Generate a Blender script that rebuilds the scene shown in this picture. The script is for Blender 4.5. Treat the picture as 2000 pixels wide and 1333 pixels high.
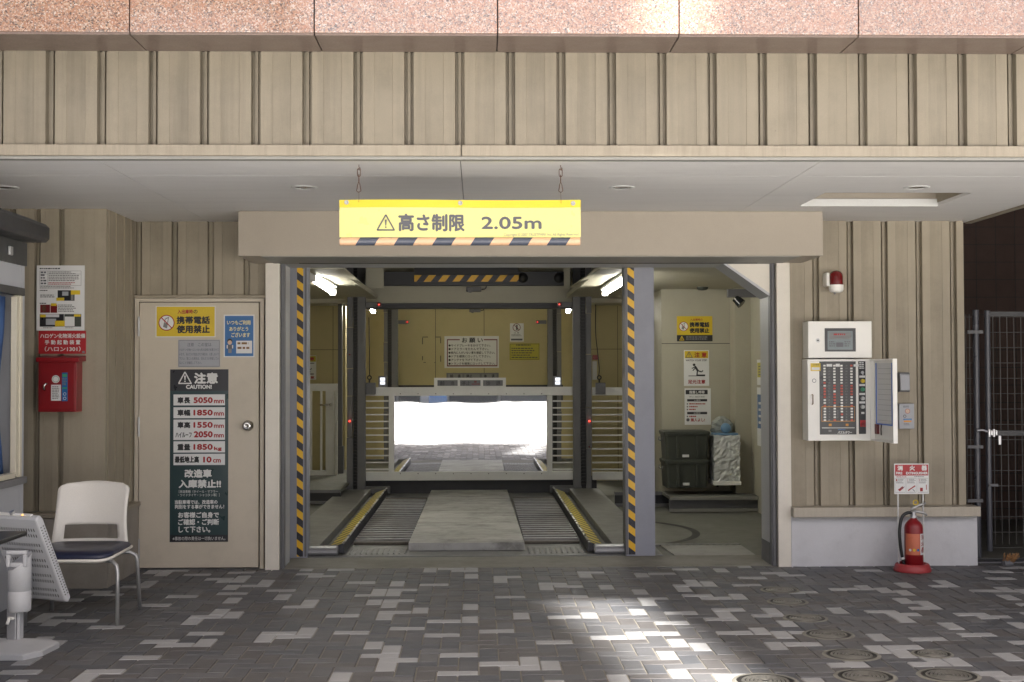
import bpy, bmesh, math, random
from mathutils import Vector, Matrix
random.seed(7)
for o in list(bpy.data.objects): bpy.data.objects.remove(o)
S = bpy.context.scene
COL = S.collection

# ------------------------------------------------------------------ camera
CAMH, FPX = 1.43, 2550.0                       # eye height, focal length in photograph pixels
def axes(yaw, pitch, roll):
    f = Vector((math.sin(yaw), math.cos(yaw), 0)); r = Vector((math.cos(yaw), -math.sin(yaw), 0)); u = Vector((0, 0, 1))
    f2 = f*math.cos(pitch)+u*math.sin(pitch); u2 = u*math.cos(pitch)-f*math.sin(pitch)
    return r*math.cos(roll)+u2*math.sin(roll), u2*math.cos(roll)-r*math.sin(roll), f2
RGT, UPV, FWD = axes(0.02597, 0.02388, -0.00271)
CAM = Vector((0, 0, CAMH))
cd = bpy.data.cameras.new('camera'); cam = bpy.data.objects.new('camera', cd); COL.objects.link(cam)
cd.sensor_fit = 'HORIZONTAL'; cd.sensor_width = 36; cd.lens = 36*FPX/2000; cd.clip_end = 600; cd.clip_start = .05
cam.matrix_world = Matrix(((RGT.x, UPV.x, -FWD.x, 0), (RGT.y, UPV.y, -FWD.y, 0), (RGT.z, UPV.z, -FWD.z, CAMH), (0, 0, 0, 1)))
S.camera = cam
# ------------------------------------------------------------------ light
SUN_EL = math.radians(60); AZ = Vector((-0.1443, 0.9895, 0))     # AZ: the way the light travels over the ground
w = bpy.data.worlds.new("World"); S.world = w; w.use_nodes = True
nt = w.node_tree; sky = nt.nodes.new('ShaderNodeTexSky'); sky.sky_type = 'NISHITA'; sky.sun_disc = False
sky.sun_elevation = SUN_EL; sky.sun_rotation = math.atan2(-AZ.x, -AZ.y)
sky.air_density = .7; sky.dust_density = 7.0; sky.ozone_density = .3
bg = nt.nodes['Background']; bg.inputs['Strength'].default_value = 0.055
nt.links.new(sky.outputs[0], bg.inputs[0])
sl = bpy.data.lights.new('sun', 'SUN'); sl.energy = 5.0; sl.angle = math.radians(4.0); sl.color = (1, .965, .91)
so = bpy.data.objects.new('sun', sl); COL.objects.link(so)
so.rotation_euler = (AZ*math.cos(SUN_EL)+Vector((0, 0, -math.sin(SUN_EL)))).to_track_quat('-Z', 'Y').to_euler(); so.location = (3, -20, 30)
S.view_settings.view_transform = 'Standard'; S.view_settings.look = 'None'; S.view_settings.exposure = 2.35
S.cycles.max_bounces = 8; S.cycles.diffuse_bounces = 5; S.cycles.glossy_bounces = 4
S.cycles.caustics_reflective = False; S.cycles.caustics_refractive = False
S.cycles.sample_clamp_indirect = 6; S.cycles.use_denoising = True

# ------------------------------------------------------------------ pixel -> place on a plane at its real distance
def ray(px, py): return FWD*FPX+RGT*(px-1000)-UPV*(py-666.5)
def onY(px, py, Y):
    d = ray(px, py); return CAM+d*(Y/d.y)
def onZ(px, py, Z=0.):
    d = ray(px, py); return CAM+d*((Z-CAMH)/d.z)
def onX(px, py, X):
    d = ray(px, py); return CAM+d*(X/d.x)
def rectY(b, Y):
    a, c = onY(b[0], b[1], Y), onY(b[2], b[3], Y); return a.x, c.x, c.z, a.z     # x0,x1,z0,z1

# ------------------------------------------------------------------ materials
MATS = {}
def _mat(name):
    m = bpy.data.materials.new(name); m.use_nodes = True; MATS[name] = m
    return m, m.node_tree, m.node_tree.nodes['Principled BSDF']
def N(t, kind, **k):
    n = t.nodes.new(kind)
    for a, v in k.items(): setattr(n, a, v)
    return n
def mixc(t, fac, a, b, blend='MIX'):
    n = N(t, 'ShaderNodeMix', data_type='RGBA', blend_type=blend)
    for s, v in ((0, fac), (6, a), (7, b)):
        if hasattr(v, 'links') or hasattr(v, 'is_linked'): t.links.new(v, n.inputs[s])
        else: n.inputs[s].default_value = v if s == 0 else (*v[:3], 1)
    return n.outputs[2]
def noise(t, vec, scale, detail=4, rough=.6):
    n = N(t, 'ShaderNodeTexNoise'); n.inputs['Scale'].default_value = scale; n.inputs['Detail'].default_value = detail; n.inputs['Roughness'].default_value = rough
    t.links.new(vec, n.inputs['Vector']); return n.outputs['Fac']
def ramp(t, fac, stops, interp='LINEAR'):
    r = N(t, 'ShaderNodeValToRGB'); r.color_ramp.interpolation = interp
    e = r.color_ramp.elements
    while len(e) < len(stops): e.new(.5)
    for q, (p, c) in zip(e, stops): q.position = p; q.color = (c, c, c, 1) if isinstance(c, (int, float)) else (*c, 1)
    t.links.new(fac, r.inputs[0]); return r.outputs[0]
def scaled(t, vec, s):
    n = N(t, 'ShaderNodeMapping'); n.inputs['Scale'].default_value = s; t.links.new(vec, n.inputs[0]); return n.outputs[0]
def M(name, col, rough=.5, metal=0., var=.08, vs=5., grain=.05, gs=220., streak=0., sscale=(30, 30, .9), stain=0., staincol=(.05, .042, .03), stsc=1.9, bump=0., bs=120., coat=0., rvar=.1, spots=0.):
    m, t, p = _mat(name)
    tc = N(t, 'ShaderNodeTexCoord').outputs['Object']
    c = mixc(t, noise(t, tc, vs), [v*(1-var) for v in col], [min(1, v*(1+var)) for v in col])
    if grain:
        c = mixc(t, noise(t, tc, gs, 2), c, mixc(t, 1., c, (1-grain*4,)*3, 'MULTIPLY'))
    if streak:
        f = ramp(t, noise(t, scaled(t, tc, sscale), 1., 5, .7), ((.44, 0.), (.70, 1.)))
        f2 = N(t, 'ShaderNodeMath', operation='MULTIPLY'); t.links.new(f, f2.inputs[0]); f2.inputs[1].default_value = streak
        c = mixc(t, f2.outputs[0], c, staincol)
    if stain:
        f = ramp(t, noise(t, tc, stsc, 8, .72), ((.46, 0.), (.70, 1.)))
        f2 = N(t, 'ShaderNodeMath', operation='MULTIPLY'); t.links.new(f, f2.inputs[0]); f2.inputs[1].default_value = stain
        c = mixc(t, f2.outputs[0], c, staincol)
    if spots:
        f = ramp(t, noise(t, tc, 14, 6, .8), ((.69, 0.), (.73, spots)))
        c = mixc(t, f, c, staincol)
    t.links.new(c, p.inputs['Base Color'])
    p.inputs['Metallic'].default_value = metal
    if rvar:
        rr = N(t, 'ShaderNodeMapRange'); rr.inputs[3].default_value = max(.02, rough-rvar); rr.inputs[4].default_value = min(1, rough+rvar)
        t.links.new(noise(t, tc, 9), rr.inputs[0]); t.links.new(rr.outputs[0], p.inputs['Roughness'])
    else: p.inputs['Roughness'].default_value = rough
    if coat: p.inputs['Coat Weight'].default_value = coat; p.inputs['Coat Roughness'].default_value = .12
    if bump:
        b = N(t, 'ShaderNodeBump'); b.inputs['Strength'].default_value = bump; b.inputs['Distance'].default_value = .004
        t.links.new(noise(t, tc, bs, 4), b.inputs['Height']); t.links.new(b.outputs[0], p.inputs['Normal'])
    return m
def E(name, col, s):
    m, t, p = _mat(name); p.inputs['Base Color'].default_value = (*col, 1)
    p.inputs['Emission Color'].default_value = (*col, 1); p.inputs['Emission Strength'].default_value = s
    return m
def STR(name, ca, cb, period, sx, sz, off=0., rough=.45, duty=.5, sy=0.):
    m, t, p = _mat(name); tc = N(t, 'ShaderNodeTexCoord').outputs['Object']
    d = N(t, 'ShaderNodeVectorMath', operation='DOT_PRODUCT'); d.inputs[1].default_value = (sx/period, sy/period, sz/period); t.links.new(tc, d.inputs[0])
    a = N(t, 'ShaderNodeMath', operation='ADD'); t.links.new(d.outputs['Value'], a.inputs[0]); a.inputs[1].default_value = 50+off
    f = N(t, 'ShaderNodeMath', operation='FRACT'); t.links.new(a.outputs[0], f.inputs[0])
    g = N(t, 'ShaderNodeMath', operation='GREATER_THAN'); t.links.new(f.outputs[0], g.inputs[0]); g.inputs[1].default_value = duty
    c = mixc(t, g.outputs[0], ca, cb)
    c = mixc(t, ramp(t, noise(t, tc, 40, 6, .75), ((.52, 0.), (.75, .35))), c, (.16, .15, .13))
    t.links.new(c, p.inputs['Base Color']); p.inputs['Roughness'].default_value = rough
    return m

def make_granite():
    m, t, p = _mat('granite'); tc = N(t, 'ShaderNodeTexCoord').outputs['Object']
    v = N(t, 'ShaderNodeTexVoronoi'); v.inputs['Scale'].default_value = 165; t.links.new(tc, v.inputs['Vector'])
    wob = N(t, 'ShaderNodeMix', data_type='RGBA', blend_type='ADD'); wob.inputs[0].default_value = .012
    nn = N(t, 'ShaderNodeTexNoise'); nn.inputs['Scale'].default_value = 60; t.links.new(tc, nn.inputs['Vector'])
    t.links.new(tc, wob.inputs[6]); t.links.new(nn.outputs['Color'], wob.inputs[7]); t.links.new(wob.outputs[2], v.inputs['Vector'])
    sep = N(t, 'ShaderNodeSeparateColor'); t.links.new(v.outputs['Color'], sep.inputs[0])
    c = ramp(t, sep.outputs[0], ((0, (.06, .055, .055)), (.14, (.20, .17, .155)), (.30, (.30, .155, .10)), (.56, (.34, .215, .15)), (.76, (.46, .34, .27)), (.92, (.52, .45, .40))), 'CONSTANT')
    big = noise(t, tc, 14, 5, .7)
    c = mixc(t, ramp(t, big, ((.35, 0.), (.7, .5))), c, (.40, .20, .13))
    oi = N(t, 'ShaderNodeObjectInfo'); c = mixc(t, ramp(t, oi.outputs['Random'], ((0., 0.), (1., .22))), c, (.20, .13, .10))
    t.links.new(c, p.inputs['Base Color']); p.inputs['Roughness'].default_value = .07
    p.inputs['IOR'].default_value = 2.2
    return m
make_granite()
BEIGE = (.36, .312, .232)
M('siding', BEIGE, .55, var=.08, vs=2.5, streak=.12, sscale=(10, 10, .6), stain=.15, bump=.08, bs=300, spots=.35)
M('fascia_dimmed', tuple(v*.74 for v in BEIGE), .6, var=.10, vs=2.5, streak=.22, sscale=(14, 14, .7), stain=.22, bump=.08, bs=300, spots=.45)  # siding paint darkened to offset strong light on this band; stains are dirt
M('fascia_dimmed_weathered', tuple(v*.69 for v in BEIGE), .6, var=.10, vs=2.5, streak=.3, sscale=(14, 14, .7), stain=.28, bump=.08, bs=300, spots=.45)  # same darkening against the light, plus weathering
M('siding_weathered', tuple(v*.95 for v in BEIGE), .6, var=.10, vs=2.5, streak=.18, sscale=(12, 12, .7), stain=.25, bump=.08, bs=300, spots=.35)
M('sill_paint', (.47, .42, .34), .5, var=.06, streak=.15, sscale=(30, 30, 3))
M('siding_trim', (.34, .295, .225), .5, var=.07, streak=.22, sscale=(40, 40, 3), stain=.12)
M('beige_panel', (.40, .35, .285), .5, var=.05, stain=.06, bump=.04)
M('column_paint', (.76, .71, .62), .45, var=.05, stain=.10, spots=.3)
M('door_paint', (.60, .535, .43), .45, var=.05, stain=.14, spots=.35)
M('ceiling_board', (.80, .785, .765), .8, var=.04, vs=1.3, streak=.06, sscale=(1.2, 14, 1))
M('joint_dark', (.05, .045, .04), .8)
M('left_concrete', (.36, .325, .28), .85, var=.12, vs=4, stain=.4, staincol=(.12, .10, .08), bump=.25)
M('concrete', (.64, .64, .66), .85, var=.12, vs=4, stain=.3, staincol=(.16, .15, .13), bump=.25)
M('apron_concrete', (.26, .25, .215), .75, var=.2, vs=6, stain=.45, bump=.2)
M('ramp_concrete', (.36, .355, .33), .75, var=.15, vs=5, stain=.4, bump=.2)
M('bay_concrete', (.155, .155, .135), .6, var=.16, vs=3, stain=.35, bump=.1)
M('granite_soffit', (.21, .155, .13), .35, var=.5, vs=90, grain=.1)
M('grout_gray', (.06, .06, .065), .8)
M('yellow_wall', (.53, .455, .24), .55, var=.05, vs=2, stain=.08)
M('cream_wall', (.43, .405, .315), .5, var=.05, vs=2, stain=.08)
M('gray_steel', (.145, .145, .155), .5, var=.12, stain=.2)
M('post_gray', (.30, .31, .36), .5, var=.06, stain=.15, spots=.3)
M('dark_steel', (.035, .036, .042), .5, var=.2)
M('jamb_pale', (.50, .51, .53), .45, var=.05, stain=.1)
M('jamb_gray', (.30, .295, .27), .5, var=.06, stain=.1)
M('slot_dark', (.03, .028, .025), .6)
M('chain_black', (.012, .012, .014), .5)
M('white_paint', (.70, .70, .68), .4, var=.04, stain=.06)
M('rail_white', (.80, .80, .79), .35, var=.05, stain=.1)
M('off_white', (.85, .835, .785), .35, var=.02, grain=.02)
M('nose_steel', (.30, .30, .31), .35, metal=.2, var=.15, stain=.35)
M('deck_steel', (.22, .22, .212), .5, metal=.0, var=.25, vs=10, stain=.35)
M('plate_steel', (.46, .455, .43), .55, metal=.0, var=.25, vs=3.5, streak=.45, sscale=(.8, 6, 1), stsc=3.2, staincol=(.09, .085, .07), stain=.8)
M('rib_steel', (.16, .155, .145), .4, metal=.3, var=.4, vs=18, stain=.5, staincol=(.03, .02, .015))
M('bright_steel', (.55, .55, .53), .28, metal=.9, var=.1)
M('chrome', (.65, .64, .62), .18, metal=1., var=.05)
M('alu', (.5, .5, .5), .35, metal=.6, var=.08)
M('red_base', (.40, .045, .05), .5, var=.1, stain=.1)
M('red_paint', (.25, .009, .014), .35, var=.08, stain=.05)
M('red_dark', (.16, .008, .012), .3)
M('red_sign', (.42, .016, .022), .4)
M('red_ink', (.36, .012, .015), .5)
M('red_button', (.62, .10, .06), .4)
M('black_ink', (.018, .018, .02), .5)
M('gray_ink', (.10, .10, .115), .5)
M('faint_ink', (.22, .22, .22), .6)
M('brown_ink', (.20, .10, .03), .6)
M('white_ink', (.74, .74, .72), .5)
M('cream_ink', (.80, .72, .36), .5)
M('sign_white', (.70, .70, .69), .4, var=.03, grain=.02)
M('paper_gray', (.40, .41, .44), .45, var=.03)
M('yellow_sign', (.70, .50, .02), .4, var=.04)
M('yellow_dull', (.50, .44, .03), .45, var=.04)
M('banner_yellow', (.80, .76, .27), .3, var=.03, coat=.3)
M('banner_hem', (.78, .60, .03), .35, var=.03)
M('blue_sign', (.015, .13, .36), .3, var=.06, coat=.4)
M('dark_green', (.020, .048, .052), .3, var=.06, coat=.3)
M('panel_black', (.022, .022, .027), .3)
M('old_steel', (.10, .085, .065), .6, var=.4, vs=40)
M('rust', (.12, .055, .03), .8, var=.4, vs=60)
M('navy_vinyl', (.016, .02, .05), .35, var=.2)
M('chair_plastic', (.80, .765, .70), .35, var=.03)
M('heater_white', (.58, .585, .60), .4, var=.03)
M('black_plastic', (.012, .012, .013), .35)
M('awning_gray', (.035, .036, .038), .45)
M('booth_white', (.42, .43, .46), .5, var=.04, stain=.06)
M('frame_beige', (.62, .57, .45), .4, metal=.0)
M('curtain_blue', (.06, .14, .36), .85, var=.2, vs=12)
M('olive_plastic', (.050, .055, .043), .65, var=.1)
M('wrap_plastic', (.62, .63, .61), .10, var=.3, vs=25, bump=.9, bs=28)
M('clear_bag', (.28, .30, .28), .12, var=.3, vs=20, bump=.8, bs=25)
M('light_blue', (.16, .30, .46), .4, var=.1)
M('brick_dark', (.075, .042, .032), .6, var=.25)
M('wire', (.11, .105, .10), .4)
M('mesh_black', (.03, .03, .034), .4)
M('pole_black', (.085, .088, .105), .3)
M('silver', (.5, .5, .52), .3, metal=.7)
M('iron', (.042, .040, .038), .5, metal=.5, var=.3, vs=40)
M('iron_worn', (.27, .26, .235), .4, metal=.6, var=.2)
M('skin_ink', (.62, .45, .33), .6)
M('screen_lcd', (.22, .26, .27), .15, var=.1)
M('pale_green', (.05, .30, .16), .4)
M('orange_ink', (.75, .32, .03), .4)
M('glass_dark', (.02, .022, .025), .08)
M('red_lens', (.16, .006, .008), .12, coat=.6)
M('rope_brown', (.32, .17, .07), .8, var=.3, vs=60)
M('label_orange', (.62, .17, .09), .35, var=.25, vs=9)
M('far_mid', (.13, .128, .125), .7)
M('far_dark', (.06, .06, .062), .6)
M('far_white', (.75, .74, .72), .6)
M('street', (.72, .71, .69), .9, var=.1)
M('blocker_gray', (.16, .155, .15), .9)  # gray for the added sun-blocking slab
PAV = [M('paver_light', (.40, .40, .405), .6, var=.10, vs=30, stain=.3, stsc=1.3, staincol=(.16, .155, .15), bump=.2), M('paver_dark', (.122, .122, .129), .58, var=.16, vs=12, stain=.35, stsc=.8, staincol=(.05, .05, .05), bump=.3, bs=200),
       M('paver_brown', (.121, .114, .113), .58, var=.16, vs=12, stain=.35, stsc=.8, staincol=(.05, .05, .05), bump=.3, bs=200), M('paver_slate', (.10, .104, .115), .58, var=.16, vs=12, stain=.35, stsc=.8, staincol=(.05, .05, .05), bump=.3, bs=200),
       M('paver_mid', (.146, .145, .15), .58, var=.14, vs=12, stain=.35, stsc=.8, staincol=(.05, .05, .05), bump=.3, bs=200)]
M('sand_joint', (.26, .24, .20), .95, var=.2)
STR('hazard', (.80, .46, .02), (.018, .018, .03), .118, .75, 1., rough=.4)
STR('hazard_board', (.75, .42, .03), (.02, .02, .03), .165, 1., -.8, rough=.4)
STR('pipe_stripe', (.72, .45, .27), (.07, .08, .11), .205, 1., -.65, .1, rough=.2)
STR('kerb_stripe', (.72, .58, .08), (.13, .11, .05), .21, 0, 0, rough=.45, sy=1.)
E('tube_light', (1., .975, .88), 9.0)
E('rear_tube_light', (1., .97, .84), 62.0)
E('led_red', (1., .05, .03), .9)
E('lamp_white', (.9, .93, 1.), .25)
E('orange_led', (1., .45, .12), .5)
def make_mirror():
    m, t, p = _mat('mirror'); tc = N(t, 'ShaderNodeTexCoord').outputs['Object']
    p.inputs['Base Color'].default_value = (.86, .87, .88, 1); p.inputs['Metallic'].default_value = 1; p.inputs['Roughness'].default_value = .015
    b = N(t, 'ShaderNodeBump'); b.inputs['Strength'].default_value = .03; b.inputs['Distance'].default_value = .010
    t.links.new(noise(t, scaled(t, tc, (1.6, 1, 3.2)), 1.3, 1, .3), b.inputs['Height']); t.links.new(b.outputs[0], p.inputs['Normal'])
make_mirror()

# ------------------------------------------------------------------ mesh builder
class MB:
    def __init__(s): s.v = []; s.f = []; s.sm = []; s.mi = []
    def add(s, vs, fs, smooth=False, mi=0):
        n = len(s.v); s.v += [Vector(a) for a in vs]
        for f in fs: s.f.append([n+i for i in f]); s.sm.append(smooth); s.mi.append(mi)
        return s
    def box(s, x0, x1, y0, y1, z0, z1, mi=0):
        v = [(x, y, z) for x in (x0, x1) for y in (y0, y1) for z in (z0, z1)]
        return s.add(v, [(0, 1, 3, 2), (4, 6, 7, 5), (0, 4, 5, 1), (2, 3, 7, 6), (0, 2, 6, 4), (1, 5, 7, 3)], mi=mi)
    def quad(s, *p, mi=0): return s.add(p, [tuple(range(len(p)))], mi=mi)
    def prism(s, poly, y0, y1):                # poly in (x,z)
        n = len(poly); v = [(x, y0, z) for x, z in poly]+[(x, y1, z) for x, z in poly]
        return s.add(v, [tuple(range(n)), tuple(range(2*n-1, n-1, -1))]+[(i, i+n, (i+1) % n+n, (i+1) % n) for i in range(n)])
    def prism_y(s, poly, y0, y1): return s.prism(poly, y0, y1)
    def prism_x(s, poly, x0, x1):              # poly in (y,z)
        n = len(poly); v = [(x0, y, z) for y, z in poly]+[(x1, y, z) for y, z in poly]
        return s.add(v, [tuple(range(n)), tuple(range(2*n-1, n-1, -1))]+[(i, i+n, (i+1) % n+n, (i+1) % n) for i in range(n)])
    def prism_z(s, poly, z0, z1):
        n = len(poly); v = [(x, y, z0) for x, y in poly]+[(x, y, z1) for x, y in poly]
        return s.add(v, [tuple(range(n)), tuple(range(2*n-1, n-1, -1))]+[(i, i+n, (i+1) % n+n, (i+1) % n) for i in range(n)])
    def cyl(s, a, b, r0, r1=None, n=16, caps=True):
        a, b = Vector(a), Vector(b); r1 = r0 if r1 is None else r1
        d = (b-a).normalized(); t = Vector((0, 0, 1)) if abs(d.z) < .9 else Vector((1, 0, 0)); p = d.cross(t).normalized(); q = d.cross(p)
        v = []
        for c, r in ((a, r0), (b, r1)):
            v += [c+(p*math.cos(2*math.pi*i/n)+q*math.sin(2*math.pi*i/n))*r for i in range(n)]
        s.add(v, [(i, (i+1) % n, n+(i+1) % n, n+i) for i in range(n)], True)
        if caps: s.add(v[:n], [tuple(range(n))]); s.add(v[n:], [tuple(range(n))])
        return s
    def tube(s, pts, r, n=8, closed=False):
        pts = [Vector(p) for p in pts]; m = len(pts); v = []; prev = None
        for i, p in enumerate(pts):
            if closed: d = pts[(i+1) % m]-pts[i-1]
            else: d = pts[min(i+1, m-1)]-pts[max(i-1, 0)]
            d.normalize()
            if prev is None:
                t = Vector((0, 0, 1)) if abs(d.z) < .9 else Vector((1, 0, 0)); a = d.cross(t).normalized()
            else: a = (prev-d*prev.dot(d)).normalized()
            prev = a; b = d.cross(a); rr = r[i] if isinstance(r, (list, tuple)) else r
            v += [p+(a*math.cos(2*math.pi*k/n)+b*math.sin(2*math.pi*k/n))*rr for k in range(n)]
        f = [(i*n+k, i*n+(k+1) % n, ((i+1) % m)*n+(k+1) % n, ((i+1) % m)*n+k) for i in range(m if closed else m-1) for k in range(n)]
        if not closed: f += [tuple(range(n)), tuple(range((m-1)*n, m*n))]
        return s.add(v, f, True)
    def lathe(s, c, prof, n=24):
        c = Vector(c); v = []
        for r, z in prof: v += [c+Vector((r*math.cos(2*math.pi*i/n), r*math.sin(2*math.pi*i/n), z)) for i in range(n)]
        f = [(j*n+i, j*n+(i+1) % n, (j+1)*n+(i+1) % n, (j+1)*n+i) for j in range(len(prof)-1) for i in range(n)]
        return s.add(v, f, True)
    def disc(s, c, r, n=24, r_in=0, ry=1.):        # facing -Y
        c = Vector(c); o = [c+Vector((r*math.cos(2*math.pi*i/n), 0, r*ry*math.sin(2*math.pi*i/n))) for i in range(n)]
        if not r_in: return s.add(o, [tuple(range(n))])
        q = [c+Vector((r_in*math.cos(2*math.pi*i/n), 0, r_in*ry*math.sin(2*math.pi*i/n))) for i in range(n)]
        return s.add(o+q, [(i, (i+1) % n, n+(i+1) % n, n+i) for i in range(n)])
    def build_split(s, name, mats, parent, bevel=0.):
        par = list(range(len(s.v)))
        def fd(a):
            while par[a] != a: par[a] = par[par[a]]; a = par[a]
            return a
        for f in s.f:
            for i in f[1:]: par[fd(i)] = fd(f[0])
        gr = {}
        for f, sm, mi in zip(s.f, s.sm, s.mi): gr.setdefault(fd(f[0]), []).append((f, sm, mi))
        for fs in gr.values():
            ids = sorted({i for f, _, _ in fs for i in f}); mp = {i: k for k, i in enumerate(ids)}; m = MB(); m.v = [s.v[i] for i in ids]
            for f, sm, mi in fs: m.f.append([mp[i] for i in f]); m.sm.append(sm); m.mi.append(mi)
            m.build(name, mats, parent, bevel)
    def build(s, name, mats, parent=None, bevel=0., at=None, solid=0.):
        base = Vector(at) if at is not None else (parent['_b'].to_list() if False else (BASE[parent.name] if parent else Vector((0, 0, 0))))
        me = bpy.data.meshes.new(name); me.from_pydata([tuple(v-base) for v in s.v], [], s.f)
        for p, sm, mi in zip(me.polygons, s.sm, s.mi): p.use_smooth = sm; p.material_index = mi
        for m in (mats if isinstance(mats, (list, tuple)) else [mats]): me.materials.append(MATS[m] if isinstance(m, str) else m)
        bm = bmesh.new(); bm.from_mesh(me); bmesh.ops.recalc_face_normals(bm, faces=bm.faces); bm.to_mesh(me); bm.free()
        o = bpy.data.objects.new(name, me); COL.objects.link(o)
        if parent:
            o.parent = parent; BASE[o.name] = base
        else: o.location = base; BASE[o.name] = base
        if solid: k = o.modifiers.new('solid', 'SOLIDIFY'); k.thickness = solid
        if bevel: k = o.modifiers.new('bevel', 'BEVEL'); k.width = bevel; k.segments = 2; k.limit_method = 'ANGLE'
        return o
BASE = {}
def tag(o, label, cat, group=None):
    o['label'] = label; o['category'] = cat
    if group: o['group'] = group
    return o
def thing(name, label, cat, base, group=None):
    o = bpy.data.objects.new(name, None); COL.objects.link(o); o.location = base; o.empty_display_size = .1
    BASE[o.name] = Vector(base); return tag(o, label, cat, group)
def struct(o, kind='structure'): o['kind'] = kind; return o
def kids(o): return [c for c in bpy.data.objects if c.parent == o]
def dup(root, loc, label=None, rot=None):
    def cp(o, par):
        c = o.copy(); COL.objects.link(c)
        if par: c.parent = par
        for ch in kids(o): cp(ch, c)
        return c
    r = cp(root, None); r.location = loc
    if rot is not None: r.rotation_euler = rot
    if label: r['label'] = label
    return r

# ------------------------------------------------------------------ lettering (flat print, converted to mesh)
_tc = {}
def glyphs(s):
    if s not in _tc:
        cu = bpy.data.curves.new('t', 'FONT'); cu.body = s; cu.resolution_u = 3
        ob = bpy.data.objects.new('t', cu); COL.objects.link(ob)
        dg = bpy.context.evaluated_depsgraph_get(); me = bpy.data.meshes.new_from_object(ob.evaluated_get(dg))
        vs = [(v.co.x, v.co.y) for v in me.vertices]; fs = [tuple(p.vertices) for p in me.polygons]
        bpy.data.objects.remove(ob); bpy.data.curves.remove(cu); bpy.data.meshes.remove(me)
        xs = [v[0] for v in vs] or [0]; ys = [v[1] for v in vs] or [0]
        x0, x1, y0, y1 = min(xs), max(xs), min(ys), max(ys)
        _tc[s] = ([((x-x0)/max(1e-6, x1-x0), (y-y0)/max(1e-6, y1-y0)) for x, y in vs], fs)
    return _tc[s]
def put_text(mb, s, X0, X1, Z0, Z1, Y, bold=.0, fn=None):
    vs, fs = glyphs(s)
    w_, h_ = X1-X0, Z1-Z0
    b = bold*h_
    offs = [(0, 0)] if not b else [(0, 0), (-b, 0), (b, 0), (0, b), (0, -b)]
    for i, (dx, dz) in enumerate(offs):
        pts = [(X0+b+x*(w_-2*b)+dx, Y-.0001*i, Z0+b+z*(h_-2*b)+dz) for x, z in vs]
        if fn: pts = [fn(*p) for p in pts]
        mb.add(pts, fs)

SPLIT = {'window', 'white_box', 'photo', 'callout', 'switch_label', 'orange_button', 'tape_label', 'title_bar', 'bullet', 'key_lock'}
class Sign:
    """flat sign lying on the plane Y: board plus printed pieces"""
    def __init__(s, name, label, cat, box, Y, mat, thick=.004, board='board', group=None, bevel=.0, root=None):
        s.Y = Y; s.t = thick; s.parts = {}
        x0, x1, z0, z1 = rectY(box, Y)
        s.root = root or thing(name, label, cat, ((x0+x1)/2, Y, z0), group)
        if mat: s.b = MB().box(x0, x1, Y-thick, Y, z0, z1).build(board, mat, s.root, bevel)
    def mb(s, part, mat): return s.parts.setdefault((part, mat), MB())
    def y(s, lvl): return s.Y-s.t-.0012*lvl
    def rect(s, box, mat, part='print', lvl=1):
        x0, x1, z0, z1 = rectY(box, s.Y); Y = s.y(lvl); s.mb(part, mat).quad((x0, Y, z0), (x1, Y, z0), (x1, Y, z1), (x0, Y, z1)); return s
    def text(s, st, box, mat='black_ink', part='lettering', bold=.03, lvl=2):
        x0, x1, z0, z1 = rectY(box, s.Y); put_text(s.mb(part, mat), st, x0, x1, z0, z1, s.y(lvl), bold); return s
    def poly(s, pts, mat, part='pictogram', lvl=2):
        s.mb(part, mat).quad(*[(p.x, s.y(lvl), p.z) for p in (onY(a, b, s.Y) for a, b in pts)]); return s
    def disc(s, cx, cy, r, mat, part='pictogram', lvl=2, rin=0):
        c = onY(cx, cy, s.Y); k = s.Y/FPX; s.mb(part, mat).disc((c.x, s.y(lvl), c.z), r*k, r_in=rin*k); return s
    def line(s, a, b, wpx, mat, part='pictogram', lvl=2):
        dx, dy = b[0]-a[0], b[1]-a[1]; L = math.hypot(dx, dy); nx, ny = -dy/L*wpx/2, dx/L*wpx/2
        return s.poly([(a[0]+nx, a[1]+ny), (b[0]+nx, b[1]+ny), (b[0]-nx, b[1]-ny), (a[0]-nx, a[1]-ny)], mat, part, lvl)
    def frame(s, box, wpx, mat, part='border', lvl=1):
        a, b, c, d = box
        s.rect((a, b, c, b+wpx), mat, part, lvl); s.rect((a, d-wpx, c, d), mat, part, lvl)
        s.rect((a, b+wpx, a+wpx, d-wpx), mat, part, lvl); s.rect((c-wpx, b+wpx, c, d-wpx), mat, part, lvl); return s
    def warn(s, box, mat, part='warning_triangle', lvl=2, wpx=None):
        a, b, c, d = box; m = (a+c)/2; wpx = wpx or (c-a)*.09
        s.line((a, d-wpx/2), (c, d-wpx/2), wpx, mat, part, lvl); s.line((a+wpx*.3, d-wpx/2), (m, b), wpx, mat, part, lvl+.1); s.line((c-wpx*.3, d-wpx/2), (m, b), wpx, mat, part, lvl+.2)
        h = d-b; s.poly([(m-wpx*.75, b+h*.30), (m+wpx*.75, b+h*.30), (m+wpx*.35, b+h*.68), (m-wpx*.35, b+h*.68)], mat, part, lvl); s.disc(m, b+h*.78, wpx*.6, mat, part, lvl); return s
    def scrib(s, box, n, mat='faint_ink', part='fine_print', lvl=2, fill=.55):
        a, b, c, d = box; h = (d-b)/n
        for i in range(n):
            x = a; end = a+(c-a)*random.uniform(.7, 1)
            while x < end:
                k = random.uniform(.8, 2.6)*h*.6; s.rect((x, b+i*h, min(x+k, end), b+i*h+h*fill), mat, part, lvl); x += k+h*.25
        return s
    def done(s):
        for (p, m), mb in s.parts.items(): (mb.build_split if p in SPLIT else mb.build)(p, m, s.root)
        return s.root

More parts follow.
